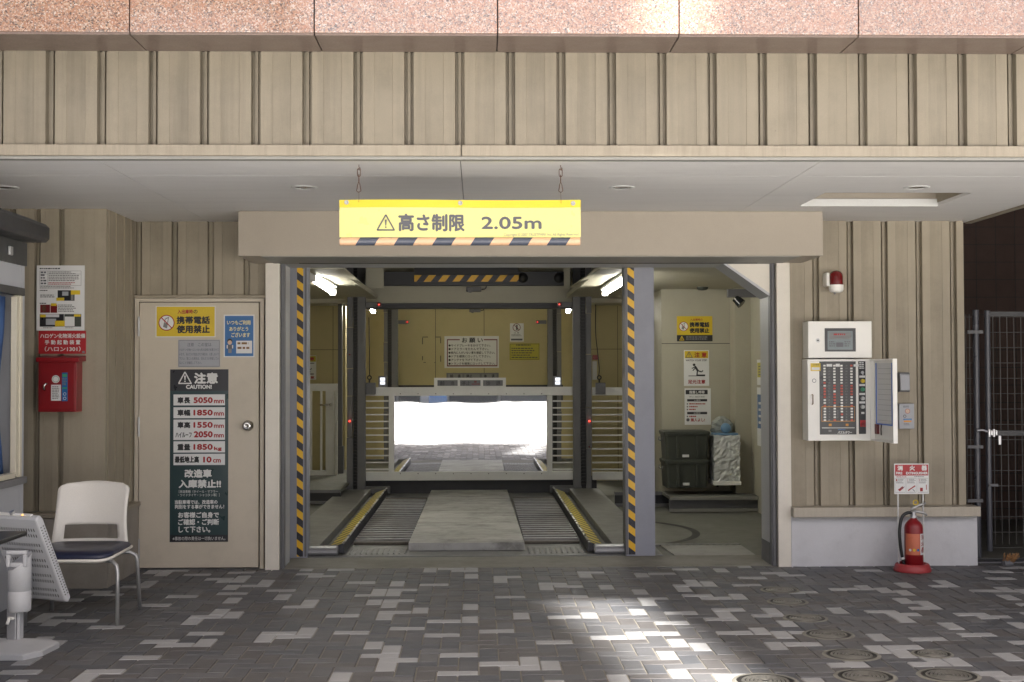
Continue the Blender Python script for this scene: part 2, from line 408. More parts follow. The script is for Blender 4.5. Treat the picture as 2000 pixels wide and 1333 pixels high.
# ================================================================== SETTING
YW = 9.60; YF = 6.785; YG = 6.43; ZC = 2.546; ZS = 2.232
ZG = onY(1000, 104, YF).z
gp = struct(MB().quad((-120, -200, -.05), (120, -200, -.05), (120, 40, -.05), (-120, 40, -.05)).build('ground', 'street'))
struct(MB().quad((-60, -90, -.004), (60, -90, -.004), (60, 3.0, -.004), (-60, 3.0, -.004)).build('street_pavement', 'street'))
def paving():
    mb = MB(); g = .1; gap = .0026; ch = .004; ctr = 0
    rnd = random.Random(11)
    for ix in range(-62, 66):
        for iy in range(30, 97):
            k = (ix+iy) % 4
            if k == 0: x0, y0, x1, y1 = ix*g, iy*g, ix*g+2*g, iy*g+g
            elif k == 2: x0, y0, x1, y1 = ix*g, iy*g, ix*g+g, iy*g+2*g
            else: continue
            y1 = min(y1, 9.598)
            if y1-y0 < .02: continue
            x0 += gap; x1 -= gap; y0 += gap; y1 -= gap; z = rnd.uniform(-.0012, .0012)
            q = rnd.random(); mi = 0 if q < .20 else 1 if q < .50 else 2 if q < .70 else 3 if q < .88 else 4
            c = ch; tx_, ty_ = rnd.uniform(-.0011, .0011), rnd.uniform(-.0011, .0011)
            v = [(x0, y0, -.01), (x1, y0, -.01), (x1, y1, -.01), (x0, y1, -.01), (x0+c*.3, y0+c*.3, z-c*.6), (x1-c*.3, y0+c*.3, z-c*.6), (x1-c*.3, y1-c*.3, z-c*.6), (x0+c*.3, y1-c*.3, z-c*.6),
                 (x0+c, y0+c, z-tx_-ty_), (x1-c, y0+c, z+tx_-ty_), (x1-c, y1-c, z+tx_+ty_), (x0+c, y1-c, z-tx_+ty_)]
            mb.add(v, [(8, 9, 10, 11)]+[(i, (i+1) % 4, (i+1) % 4+4, i+4) for i in range(4)]+[(i+4, (i+1) % 4+4, (i+1) % 4+8, i+8) for i in range(4)], mi=mi)
    o = struct(mb.build('paving', PAV))
    struct(MB().quad((-7, 2.95, -.0055), (7, 2.95, -.0055), (7, 9.6, -.0055), (-7, 9.6, -.0055)).build('paving_bed', 'sand_joint'))
paving()
struct(MB().box(-1.446, 2.2, 9.602, 10.16, -.04, .002).build('concrete_apron', 'apron_concrete', bevel=.004))
struct(MB().quad((-3, 10.16, -.01), (3.2, 10.16, -.01), (3.2, 22, -.01), (-3, 22, -.01)).build('bay_floor', 'bay_concrete'))
struct(MB().quad((3.3, 9.6, -.004), (8, 9.6, -.004), (8, 14, -.004), (3.3, 14, -.004)).build('alley_floor', 'bay_concrete'))

# ------------------------------------------------------------------ parking building
B = thing('parking_building', 'beige ribbed metal parking garage front under a pink granite band', 'building', (0, 9.6, 0))
def siding(x0, x1, z0, z1, Y, pitch, gx, name='siding', gw=.05, depth=.042, parent=None):
    """vertical ribbed sheet: gx = centre of one groove"""
    prof = []; k0 = math.floor((x0-gx)/pitch)-1; k1 = math.ceil((x1-gx)/pitch)+1
    for k in range(k0, k1+1):
        c = gx+k*pitch; h = gw/2; fl = pitch-gw
        prof += [(c-h, 0), (c-h+.004, depth), (c-h*.35, depth), (c-h*.3, depth*.62), (c+h*.30, depth*.62), (c+h*.35, depth), (c+h-.004, depth), (c+h, 0),
                 (c+h+fl*.27, 0), (c+h+fl*.275, .0025), (c+h+fl*.72, .0025), (c+h+fl*.725, 0)]
    pr = []
    for (a, b), (c, d) in zip(prof[:-1], prof[1:]):
        if c <= x0 or a >= x1: continue
        if not pr: t = max(0, (x0-a)/(c-a)); pr.append((max(a, x0), b+(d-b)*t))
        if c > x1: t = (x1-a)/(c-a); pr.append((x1, b+(d-b)*t))
        else: pr.append((c, d))
    v = []
    for x, d in pr: v += [(x, Y+d, z0), (x, Y+d, z1)]
    mb = MB()
    for i in range(len(pr)-1):
        mid = abs(pr[i][1]-.0025) < 1e-6 and abs(pr[i+1][1]-.0025) < 1e-6
        mb.add([v[2*i], v[2*i+2], v[2*i+3], v[2*i+1]], [(0, 1, 2, 3)], mi=1 if mid or max(pr[i][1], pr[i+1][1]) > .01 else 0)
    return mb.build(name, ['fascia_dimmed', 'fascia_dimmed_weathered'] if Y < 8 else ['siding', 'siding_weathered'], parent or B)
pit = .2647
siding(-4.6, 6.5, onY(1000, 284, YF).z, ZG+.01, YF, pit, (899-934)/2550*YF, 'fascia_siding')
zt0, zt1 = onY(1000, 311, YF).z, onY(1000, 285, YF).z
jx = onY(901, 300, YF).x
for a, b in ((-4.6, jx-.002), (jx+.002, 6.5)):
    MB().box(a, b, YF-.022, YF+.06, zt0+.012, zt1).build('drip_trim', 'siding_trim', B, .004)
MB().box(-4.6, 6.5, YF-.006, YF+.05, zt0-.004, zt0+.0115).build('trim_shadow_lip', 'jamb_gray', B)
# granite slabs
gj = [-3.53, -2.62, -1.712, -.806, .100, 1.003, 1.902, 2.81, 3.72, 4.63]
for a, b in zip(gj[:-1], gj[1:]):
    s_ = MB().box(a+.003, b-.003, YG, YG+.03, ZG+.012, ZG+.95).build('granite_slab', 'granite', B, .002)
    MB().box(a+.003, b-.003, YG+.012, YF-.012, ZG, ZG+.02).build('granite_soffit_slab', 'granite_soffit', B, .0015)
MB().box(-4.6, 6.5, YG+.031, YF+.2, ZG+.021, ZG+4.5).build('upper_wall', 'grout_gray', B)
MB().box(-9, -4.6, YG+.02, YF+.2, ZG-.6, ZG+4.5).box(6.5, 9, YG+.02, YF+.2, ZG-.6, ZG+4.5).build('upper_side_wall', 'concrete', B)
# ceiling with the hatch opening and the three board joints
hx0, hx1, hy0, hy1 = 2.17, 3.10, 8.082, 8.737
CX0, CX1, CY0, CY1 = -5., 3.66, YF+.052, 9.72
cj = [onZ(400, 430, ZC).x, onZ(903, 360, ZC).x, onZ(1530, 361, ZC).x]
xs = [CX0]+[q for c in cj for q in (c-.0022, c+.0022)]+[CX1]
mb = MB()
for a, b in ((xs[0], xs[1]), (xs[2], xs[3]), (xs[4], xs[5])): mb.box(a, b, CY0, CY1, ZC, ZC+.02)
a, b = xs[6], xs[7]
mb.box(a, hx0, CY0, CY1, ZC, ZC+.02).box(hx0, hx1, CY0, hy0, ZC, ZC+.02).box(hx0, hx1, hy1, CY1, ZC, ZC+.02).box(hx1, b, CY0, CY1, ZC, ZC+.02)
mb.build('ceiling', 'ceiling_board', B)
sy_ = onZ(1000, 344, ZC).y
MB().box(CX0, CX1, sy_-.0015, sy_+.0015, ZC-.0008, ZC-.0001).build('ceiling_seam', 'white_paint', B)
MB().quad((CX0, CY0, ZC+.021), (CX1, CY0, ZC+.021), (CX1, CY0+.9, ZC+.021), (CX0, CY0+.9, ZC+.021)).build('ceiling_backing', 'joint_dark', B)
mb = MB(); mb.box(hx0-.012, hx1+.012, hy1-.012, hy1+.02, ZC+.021, ZC+.26).build('hatch_side', 'beige_panel', B)
MB().box(hx0-.02, hx0+.004, hy0, hy1-.013, ZC+.021, ZC+.26).box(hx1-.004, hx1+.02, hy0, hy1-.013, ZC+.021, ZC+.26).box(hx0-.02, hx1+.02, hy0-.02, hy0+.004, ZC+.021, ZC+.26).box(hx0-.02, hx1+.02, hy0-.02, hy1+.02, ZC+.261, ZC+.28).build('hatch_lining', 'siding', B)
MB().box(hx0, hx1, hy1-.035, hy1-.0125, ZC-.006, ZC+.045).build('hatch_trim', 'white_paint', B)
MB().box(CX1, CX1+.05, CY0, 9.7, ZC-.01, ZC+.10).build('ceiling_edge_trim', 'siding_trim', B, .004)
MB().box(-9, 9, YF+.05, 26, 4.2, 4.4).build('roof_slab', 'concrete', B)
# front wall, left of the opening (door wall) and right of it
DW = 9.64
dx0, dx1, dzt = onY(265, 580, DW).x, onY(516, 580, DW).x, onY(400, 580, DW).z
siding(-2.517, -1.55, dzt+.01, ZC+.01, DW, .2635, -2.227, 'door_wall_siding')
MB().box(-2.515, -1.552, DW-.03, DW+.02, dzt-.012, dzt+.012).build('door_head_trim', 'siding', B, .004)
MB().box(-2.6, -1.56, DW+.07, DW+.22, -.02, 4.2).build('door_backing_wall', 'concrete', B)
# bumped-out wall on the left with its return
LB = 8.897
lp = onY(100, 1000, LB).z
siding(-4.8, -2.519, lp, ZC+.01, LB, .1645, onY(168, 600, LB).x, 'bump_siding', gw=.042)
mb = MB()
for y0, y1, d in ((LB+.001, LB+.045, 0), (LB+.045, LB+.075, .028), (LB+.075, LB+.23, 0), (LB+.23, LB+.26, .028), (LB+.26, LB+.44, 0), (LB+.44, LB+.47, .028), (LB+.47, LB+.62, 0), (LB+.62, LB+.65, .028), (LB+.65, DW-.002, 0)):
    mb.box(-2.8, -2.518-d, y0, y1, lp, ZC+.01)
mb.build('return_siding', 'siding', B)
MB().box(-4.8, -2.455, LB-.125, LB-.02, lp-.03, lp).box(-2.53, -2.455, LB-.02, DW-.05, lp-.03, lp).build('left_sill', 'siding_trim', B, .004)
MB().box(-4.8, -2.47, LB-.11, LB-.005, -.02, lp-.032).box(-2.56, -2.47, LB-.005, DW-.05, -.02, lp-.032).build('left_plinth', 'left_concrete', B, .004)
MB().box(-4.8, -2.6, LB+.06, DW, -.02, 4.2).build('bump_wall_core', 'concrete', B)
# right wall
rsz = onY(1700, 988, YW).z
rxe = onY(1884, 700, YW).x
siding(2.29, rxe, rsz, ZC+.01, YW, .2575, onY(1660.5, 560, YW).x, 'wall_siding', gw=.052)
MB().box(2.30, rxe-.03, YW+.05, YW+.25, -.02, 4.2).box(rxe-.035, rxe, YW+.002, YW+2.6, rsz, 4.2).build('right_wall_core', 'siding', B)
q0, q1 = onY(1549, 992, 9.48), onY(1915, 1009, 9.48)
MB().box(2.292, q1.x, 9.47, YW+.04, q1.z, q0.z).build('right_sill', 'sill_paint', B, .004)
px1 = onY(1908, 1050, 9.56).x
MB().box(2.292, px1, 9.545, YW+.2, -.02, q1.z-.002).build('right_plinth', 'concrete', B, .005)
# columns beside the opening, the shutter box and the portal
cl = [onY(518, 800, 9.56).x, onY(546, 800, 9.56).x, onY(1518, 800, 9.56).x, onY(1544, 800, 9.56).x]
MB().box(cl[0], cl[1], 9.555, 9.75, -.01, ZS).build('column', 'column_paint', B, .004)
MB().box(cl[2], cl[3], 9.55, 9.75, -.01, ZS).build('column', 'column_paint', B, .004)
for a, b in ((cl[1]+.001, cl[1]+.03), (cl[2]-.04, cl[2]-.001)):
    MB().box(a, b, 9.60, 9.66, .0, ZS).box(a+.010, b-.010, 9.585, 9.5995, .0, ZS).build('shutter_guide', 'gray_steel', B, .002)
bx0, bx1, bz0, bz1 = onY(465, 412, 9.01).x, onY(1607, 412, 9.01).x, ZS, ZC-.001
MB().box(bx0, bx1, 9.01, DW+.02, bz0+.002, bz1).build('shutter_box', 'beige_panel', B, .004)
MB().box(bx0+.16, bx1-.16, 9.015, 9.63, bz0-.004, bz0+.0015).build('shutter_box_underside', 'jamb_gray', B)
MB().box(bx0+.35, bx1-.35, 9.52, 9.535, bz0-.0075, bz0-.0045).build('shutter_slot', 'slot_dark', B)
XL, XR = -1.428, 2.162
mb = MB().box(XL-.12, XL, 9.661, 9.95, -.01, ZS).box(XR, XR+.14, 9.661, 9.95, -.01, ZS)
mb.box(XL-.12, XR+.14, 9.631, 9.95, ZS-.004, 4.2).build('portal_jamb', 'jamb_pale', B)
MB().box(XR-.003, XR-.0005, 9.67, 9.95, 0, .16).build('jamb_base_plate', 'gray_steel', B)
tx0, tz1 = onY(1412, 514, 9.62).x, onY(1505, 580, 9.62).z
MB().prism([(tx0, ZS-.0045), (XR-.0015, ZS-.0045), (XR-.0015, tz1)], 9.605, 9.95).build('corner_gusset', 'jamb_pale', B)
MB().prism([(tx0+.03, ZS-.006), (XR-.004, ZS-.006), (XR-.004, tz1+.025)], 9.600, 9.6045).build('gusset_panel', 'column_paint', B)
# interior shell
YB = 21.6
MB().box(-2.4, 2.2, YB, YB+.1, 0, 4.2).build('back_wall', 'yellow_wall', B)
MB().box(-2.75, -2.6, 9.86, 22, -.02, 4.2).build('left_inner_wall', 'yellow_wall', B)
MB().box(2.86, 3.0, 9.86, 22, -.02, 4.2).build('right_inner_wall', 'cream_wall', B)
mb = MB().box(-2.6, -1.74, 17.2, 17.3, 0, 2.6).box(1.42, 1.97, 17.2, 17.3, 0, 2.6); mb.build_split('side_bay_wall', 'yellow_wall', B)
rb0 = onY(1292, 700, 13.9).x
MB().box(rb0, 2.86, 13.9, 14.02, 0, 2.4).box(rb0-.001, rb0+.05, 14.02, 17.2, 0, 2.4).build('right_bay_wall', 'cream_wall', B)
pc = onY(1431, 700, 13.75).x
MB().box(pc, 2.859, 13.62, 13.899, .157, 2.31).build('corner_pilaster', 'cream_wall', B)
mb = MB(); jz = onY(1350, 672, 13.9).z
mb.box(rb0+.003, 2.7, 13.8985, 13.8999, jz, jz+.006)
for px in (945, 1093-93+87, 850): 
    x = onY(px, 640, YB).x; mb.box(x, x+.008, YB-.0015, YB-.0005, 0, 3)
x = onY(1206, 700, 17.2).x; mb.box(x, x+.006, 17.1985, 17.1995, 0, 2.3)
x = onY(650, 700, 17.2).x; mb.box(x, x+.006, 17.1985, 17.1995, 0, 2.3)
for zz in (onY(640, 684, 17.2).z,): mb.box(-2.6, -1.74, 17.1985, 17.1995, zz, zz+.006).box(1.42, 1.97, 17.1985, 17.1995, zz, zz+.006)
mb.build('wall_joint', 'slot_dark', B)
MB().box(-2.6, -1.20, 9.951, 15.6, 2.31, 2.36).box(1.05, 2.86, 9.951, 15.6, 2.31, 2.36).box(-2.6, -1.3, 15.7, 17.3, 2.31, 2.36).box(1.1, 2.86, 15.7, 17.3, 2.31, 2.36).build('bay_ceiling', 'cream_wall', B)
bk0, bk1 = onY(900, 592, 15.6).z, onY(900, 540, 15.6).z
MB().box(-2.6, 2.2, 15.6, 15.68, bk0, 3.4).build('bulkhead', 'cream_wall', B)
MB().box(onY(714, 597, 15.72).x, onY(1122, 597, 15.72).x, 15.69, 15.9, onY(900, 603, 15.72).z, onY(900, 590, 15.72).z).build('bulkhead_beam', 'dark_steel', B)
MB().box(-2.6, 2.86, 15.2, 15.58, 3.4, 3.5).build('shaft_cover', 'dark_steel', B)
MB().box(-1.2, 1.05, 10.0, 15.6, 3.5, 3.6).build('shaft_ceiling', 'dark_steel', B)
# ledges at the back of the side bays
lz = .157
for a, b, y in ((1.45, 2.86, 13.85), (-2.6, -1.5, 14.3)):
    MB().box(a, b, y, 17.2 if a < 0 else 13.95, lz-.03, lz).build('ledge_top', 'bay_concrete', B)
    MB().box(a, b, y+.03, y+.06, .0, lz-.03).build('ledge_face', 'dark_steel', B)
    MB().box(a, b, y-.01, y+.03, lz-.035, lz-.001).box(a, b, y-.005, y+.03, .0, .03).build('ledge_channel', 'gray_steel', B)
MB().box(-1.5, 1.4, 15.47, 15.5, .004, .20).build('gate_gap_shade', 'dark_steel', B)  # dark face put in for the shade in the gap under the gate
MB().box(1.2, 1.45, 14.6, 16.5, -.005, .02).build('pit_edge', 'dark_steel', B)
# back skirt and rear floor strip
MB().box(-1.5, 1.4, YB-.03, YB-.002, .95, 1.22).build('back_skirt', 'dark_steel', B)
# arc mark in the right bay floor (turntable rim)
mb = MB(); cx, cy = 1.05, 11.75
pts = [(math.cos(a), math.sin(a)) for a in [(-60+i*4)*math.pi/180 for i in range(38)]]
v = []; 
for ca, sa in pts: v += [(cx+.86*ca, cy+.98*sa, -.006), (cx+.93*ca, cy+1.05*sa, -.006)]
mb.add(v, [(2*i, 2*i+1, 2*i+3, 2*i+2) for i in range(len(pts)-1)])
struct(mb.build('turntable_rim_mark', 'slot_dark'))
c0, c1 = onZ(1318, 1063, .0), onZ(1488, 1089, .0)
struct(MB().prism_z([(1.53, 10.16), (2.16, 10.16), (2.16, 10.75), (1.50, 10.75)], -.009, .002).build('concrete_ramp', 'ramp_concrete'))
STR('tread', (.20, .20, .19), (.09, .09, .085), .055, 1, 0, sy=.6)
struct(MB().box(1.37, 2.16, 10.76, 10.86, -.009, .004).build('threshold_plate', 'tread'))

# service door as a part of the building
dl = rectY((275, 592, 506, 1110), DW)
DR = MB().box(dl[0], dl[1], DW-.035, DW+.02, .012, dl[3]).build('service_door', 'door_paint', B, .002)
fr = rectY((266, 584, 516, 1112), DW)
mb = MB().box(fr[0], dl[0]-.006, DW-.03, DW+.03, 0, fr[3]).box(dl[1]+.010, fr[1], DW-.03, DW+.03, 0, fr[3]).box(dl[0]-.006, dl[1]+.010, DW-.03, DW+.03, dl[3]+.006, fr[3])
mb.build('door_frame', 'door_paint', DR)
MB().box(dl[0]-.006, dl[1]+.010, DW+.021, DW+.03, 0, dl[3]+.006).build('door_gap', 'joint_dark', DR)
for y0, y1 in ((619, 657), (815, 853), (1053, 1091)):
    c = onY(271, y1, DW-.04); c2 = onY(271, y0, DW-.04); MB().cyl((c.x, DW-.042, c.z), (c.x, DW-.042, c2.z), .008, n=10).build('hinge', 'alu', DR)
k = onY(484, 832, DW-.05)
mb = MB()
def lathe_y(mb, c, prof, n=20):      # axis along -Y
    v = []
    for r, d in prof: v += [(c[0]+r*math.cos(2*math.pi*i/n), c[1]-d, c[2]+r*math.sin(2*math.pi*i/n)) for i in range(n)]
    mb.add(v, [(j*n+i, j*n+(i+1) % n, (j+1)*n+(i+1) % n, (j+1)*n+i) for j in range(len(prof)-1) for i in range(n)], True)
lathe_y(mb, (k.x, DW-.035, k.z), [(.001, .002), (.04, .002), (.04, .008), (.016, .012), (.014, .035), (.03, .042), (.034, .058), (.028, .068), (.012, .070), (.010, .066), (.001, .066)])
mb.build('door_knob', 'chrome', DR)

# ------------------------------------------------------------------ downlights (off)
def downlight():
    p = onZ(594, 366, ZC)
    t = thing('downlight', 'unlit round downlight in the soffit, left of the yellow banner', 'downlight', (p.x, p.y, ZC), 'round downlights in the soffit')
    MB().lathe((p.x, p.y, ZC), [(.055, .0), (.058, -.006), (.078, -.005), (.080, -.0005)], 28).build('trim_ring', 'white_paint', t)
    MB().lathe((p.x, p.y, ZC), [(.0555, -.002), (.053, -.0012), (.001, -.0012)], 28).build('lamp_opening', 'glass_dark', t)
    for px, lb in ((10, 'unlit round downlight at the left edge, above the dark booth canopy'), (1214, 'unlit round downlight in the soffit, right of the yellow banner'), (1790, 'unlit round downlight in the soffit beside the rectangular hatch')):
        q = onZ(px, 366, ZC); dup(t, (q.x, q.y, ZC), lb)
downlight()

# ------------------------------------------------------------------ hanging banner with chains
YBN = 7.0
s = Sign('height_limit_banner', 'yellow hanging banner with the height limit 2.05m and a striped bottom pipe', 'banner', (663, 391, 1134, 464), YBN, None)
x0, x1, z0, z1 = rectY((663, 391, 1134, 464), YBN)
zh = onY(900, 406, YBN).z
def bow(x): return YBN-.012*math.sin((x-x0)/(x1-x0)*math.pi*2.2)
def bsheet(za, zb, th, off):
    mb = MB(); n = 40; v = []
    for i in range(n+1):
        x = x0+(x1-x0)*i/n; y = bow(x)
        v += [(x, y-th/2-off, za), (x, y-th/2-off, zb), (x, y+th/2, zb), (x, y+th/2, za)]
    f = [(4*i+k_, 4*i+(k_+1) % 4, 4*i+4+(k_+1) % 4, 4*i+4+k_) for i in range(n) for k_ in range(4)]+[(0, 1, 2, 3), (4*n, 4*n+1, 4*n+2, 4*n+3)]
    return mb.add(v, f)
bsheet(z0, zh, .003, 0).build('banner_sheet', 'banner_yellow', s.root)
bsheet(zh+.0003, z1, .003, .003).build('top_hem', 'banner_hem', s.root)
pz = (z0+onY(900, 480, YBN).z)/2; pr_ = (z0-onY(900, 480, YBN).z)/2
MB().cyl((x0+.003, YBN, pz), (x1-.003, YBN, pz), pr_, n=24).build('bottom_pipe', 'pipe_stripe', s.root)
mb = MB()
for px, py in ((677, 396), (899, 397), (1119, 398)):
    c = onY(px, py, YBN); lathe_y(mb, (c.x, bow(c.x)-.005, c.z), [(.001, .001), (.007, .001), (.0075, .003), (.012, .0035), (.0125, .0)])
mb.build_split('grommet', 'alu', s.root)
def bt(st, box, mat, bold):
    X0, X1, Z0, Z1 = rectY(box, YBN); put_text(s.mb('lettering', mat), st, X0, X1, Z0, Z1, 0, bold, lambda x, y, z: (x, bow(x)-.0035+y, z))
bt('高さ制限', (778, 418, 908, 453), 'gray_ink', .035); bt('2.05m', (940, 423, 1058, 448), 'gray_ink', .04)
bt('Copyright © 2007 TRUSTPARK Inc. All Rights Reserved.', (984, 455.5, 1131, 462.5), 'faint_ink', 0)
s.Y = YBN-.02+.002; s.t = 0
s.warn((736, 420, 771, 451), 'gray_ink', wpx=2.6, lvl=1)
s.done()
def chain_link(mb, c, L, Wd, r, side, tilt=0):
    pts = []
    for i in range(16):
        a = 2*math.pi*i/16; u = Wd*math.cos(a); v_ = (L/2-Wd)*(1 if math.sin(a) > 0 else -1)+Wd*math.sin(a)
        pts.append((c[0]+(u if side else 0)+tilt*v_, c[1]+(0 if side else u), c[2]+v_))
    mb.tube(pts, r, 6, closed=True)
for px, py, pyb, lb in ((701, 318, 396, 'rusty chain holding the left end of the yellow banner'), (1095, 320, 398, 'rusty chain holding the right end of the yellow banner')):
    c0 = onY(px, py, YBN); c1 = onY(px, pyb, YBN)
    mb = MB(); zt = ZC-.001; zb = c1.z; n = 6; L = .043
    x = c0.x; mb.tube([(x, YBN, zt), (x, YBN, zt-.012), (x+.008, YBN, zt-.018), (x+.004, YBN, zt-.028), (x-.004, YBN, zt-.024)], .0022, 6)
    z = zt-.024-L/2+.004
    k = 0
    while z-L/2 > zb+.085: chain_link(mb, (x, YBN, z), L, .0085, .0022, k % 2 == 0); z -= L-.010; k += 1
    zz = z-.012+.006
    mb.tube([(x, YBN-.003, z+L/2-.004), (x-.006, YBN-.004, z), (x-.011, YBN-.005, zz-.028), (x, YBN-.006, zz-.036), (x+.011, YBN-.005, zz-.028), (x+.006, YBN-.004, z)], .0024, 6, closed=True)
    mb.tube([(x, YBN-.006, zz-.034), (x+.001, YBN-.008, zb+.02), (x+.0005, YBN-.016, zb)], .0013, 6)
    tag(mb.build('hanging_chain', 'rust', at=(x, YBN, zb)), lb, 'chain', 'rusty chains of the banner')

# ================================================================== SIGNS ON THE SERVICE DOOR
YD = DW-.0365
s = Sign('phone_ban_sticker', 'yellow no-phone sticker at the top of the beige service door', 'sticker', (304, 598, 421, 659), YD, 'sign_white', .0015)
s.rect((306, 599.5, 419.5, 657.5), 'yellow_sign', 'yellow_field', 1)
s.text('入出庫時', (347, 605, 377, 613.5), 'red_ink'); s.text('の', (378, 605.5, 386, 613), 'black_ink')
s.text('携帯電話', (345, 618, 410.5, 633.5), bold=.05); s.text('使用禁止', (345, 635.5, 410.5, 651.5), bold=.05)
s.disc(325.5, 631, 15.5, 'red_ink', 'ban_circle', 1.5); s.disc(325.5, 631, 13.7, 'sign_white', 'ban_disc', 2)
def phone(s, cx, cy, k):
    s.poly([(cx-3*k, cy-8*k), (cx+5*k, cy-12*k), (cx+1*k, cy+11*k), (cx-7*k, cy+8*k)], 'faint_ink', 'phone_pictogram', 2.4); s.poly([(cx-1.5*k, cy-7*k), (cx+3*k, cy-9*k), (cx+1*k, cy+1*k), (cx-3.5*k, cy)], 'sign_white', 'phone_pictogram', 2.7)
    s.line((cx-10*k, cy-10*k), (cx+10*k, cy+10*k), 2*k, 'red_ink', 'ban_circle', 3)
phone(s, 325.5, 631, 1); s.done()
s = Sign('gas_notice_plate', 'small grey plate of fine black text on the service door', 'notice', (348, 664, 430, 717.5), YD, 'paper_gray', .0015)
s.frame((349, 665, 429, 716.5), .8, 'faint_ink')
s.text('注意　この室は', (366, 670, 413, 677), 'gray_ink', bold=0)
for i, tx in enumerate(('ハロゲン化物(ハロン1301)消火設備が設置されて', 'います。消火ガスが放出された場合は、入室しないで', '下さい。室に入る場合は、消火ガスが滞留してい', 'ないことを確認して下さい。')):
    s.text(tx, (350.5, 681+i*8.4, 427.5 if i < 3 else 394, 686.5+i*8.4), 'gray_ink', bold=0)
s.done()
s = Sign('thank_you_sticker', 'blue laminated thank-you sticker with a small attendant figure', 'sticker', (437, 615, 497, 698), YD, 'sign_white', .0015)
s.rect((439.5, 617.5, 495, 696), 'blue_sign', 'blue_field', 1)
s.text('いつもご利用', (443.5, 626, 489.5, 635), 'cream_ink'); s.text('ありがとう', (448, 638.5, 485, 647), 'cream_ink'); s.text('ございます', (452, 650, 488.5, 659), 'cream_ink')
s.rect((461.5, 666, 492.5, 690.5), 'sign_white', 'speech_box', 1.6); s.scrib((464, 669, 491, 687), 2, 'brown_ink', 'handwriting', 2.2, .45)
s.disc(449, 667, 5.2, 'black_ink', 'figure', 1.6); s.disc(449, 669.5, 4.2, 'skin_ink', 'figure', 2); s.rect((445, 674, 453.5, 682), 'gray_ink', 'figure', 1.7); s.rect((446, 682, 452.5, 690), 'faint_ink', 'figure', 1.7)
s.rect((443, 674.5, 445, 681), 'white_ink', 'figure', 1.8); s.rect((453.5, 674.5, 455.5, 681), 'white_ink', 'figure', 1.8); s.done()
s = Sign('caution_poster', 'tall dark green caution poster of car size limits on the service door', 'poster', (332.5, 722, 445.5, 1058.5), YD, 'dark_green', .0015)
s.rect((332.5, 722, 445.5, 763.5), 'panel_black', 'header_band', 1); s.rect((332.5, 1045.5, 445.5, 1058.5), 'panel_black', 'footer_band', 1)
s.warn((348.5, 727, 374.5, 750.5), 'white_ink', lvl=2); s.text('注意', (379, 728, 426, 750), 'white_ink', bold=.05); s.text('CAUTION!', (363.5, 752, 414, 760), 'white_ink', bold=.06)
for y0, y1 in ((771, 792), (796, 817), (820, 859.5), (862.5, 884), (887, 908.5)): s.rect((339, y0, 439.5, y1), 'sign_white', 'white_box', 1)
for a, n_, u, y in (('車長', '5050', 'mm', 776), ('車幅', '1850', 'mm', 800.3), ('車高', '1550', 'mm', 824.3), ('重量', '1850', 'kg', 867.3)):
    s.text(a, (346.5, y, 372, y+12.5), 'black_ink', bold=.05); s.text(n_, (378, y+.2, 415.8, y+11.8), 'red_ink', bold=.07); s.text(u, (418, y+5.3, 437.5 if u == 'mm' else 433.5, y+12.0 if u == 'mm' else y+14), 'red_ink', bold=.06)
s.text('ハイルーフ', (343, 844.5, 374.5, 855), bold=.03); s.text('2050', (378.5, 842.5, 415.8, 854.8), 'red_ink', bold=.07); s.text('mm', (418, 848.2, 437.5, 854.9), 'red_ink', bold=.06)
s.text('最低地上高', (341.5, 891.5, 389, 904.5), bold=.05); s.text('10', (397, 892, 413.5, 904), 'red_ink', bold=.07); s.text('cm', (416, 897, 431.5, 904), 'red_ink', bold=.06)
for tx, bx_, bo in (('改造車', (360.5, 917, 414, 933.5), .05), ('入庫禁止!!', (349, 937, 432, 953.5), .05), ('［改造車輌（ホイール・マフラー', (349.5, 957.6, 426, 963), 0), ('・ワイドタイヤ・シャコタン等）］', (348, 964.4, 429, 970), 0),
                   ('当駐車場では、改造車の', (341.5, 977, 425, 984.8), .03), ('判別をする事ができません！', (341.5, 986, 438, 994), .03), ('お客様ご自身で', (348, 1000.5, 428, 1011.8), .04), ('ご確認・ご判断', (348, 1014, 428, 1025.8), .04),
                   ('して下さい。', (349, 1028.5, 411, 1040.5), .04), ('※事故の際の責任は一切負いません。', (337.5, 1048.6, 440.5, 1055.4), 0)):
    s.text(tx, bx_, 'white_ink', bold=bo)
s.done()

# ================================================================== LEFT WALL
YL = LB-.001
s = Sign('information_sheet', 'white information sheet with small photos above the red sign', 'notice', (72, 519, 165, 646), YL, 'sign_white', .003)
s.scrib((78, 524, 134, 528), 1, 'black_ink')
s.frame((78, 529.5, 159, 558.5), .5, 'faint_ink', 'table_rule'); s.rect((93.5, 530, 94, 558), 'faint_ink', 'table_rule'); s.rect((79, 535.5, 159, 536), 'faint_ink', 'table_rule')
s.scrib((80, 531, 92, 558), 5, 'gray_ink'); s.scrib((95.5, 531, 157, 551), 6); s.scrib((95, 552, 150, 557.5), 2, 'red_ink'); s.scrib((78, 559.5, 148, 565), 2)
s.scrib((78, 567, 98, 570), 1, 'black_ink'); s.scrib((79, 576, 110, 583), 2)
s.rect((113, 567.5, 146, 588), 'panel_black', 'photo'); s.rect((122, 570, 134, 578), 'paper_gray', 'photo', 1.5); s.rect((139, 568, 144, 587), 'faint_ink', 'photo', 1.5)
s.rect((139, 567.5, 157, 576), 'yellow_sign', 'callout', 2); s.rect((110.5, 582, 126, 588), 'yellow_sign', 'callout', 2)
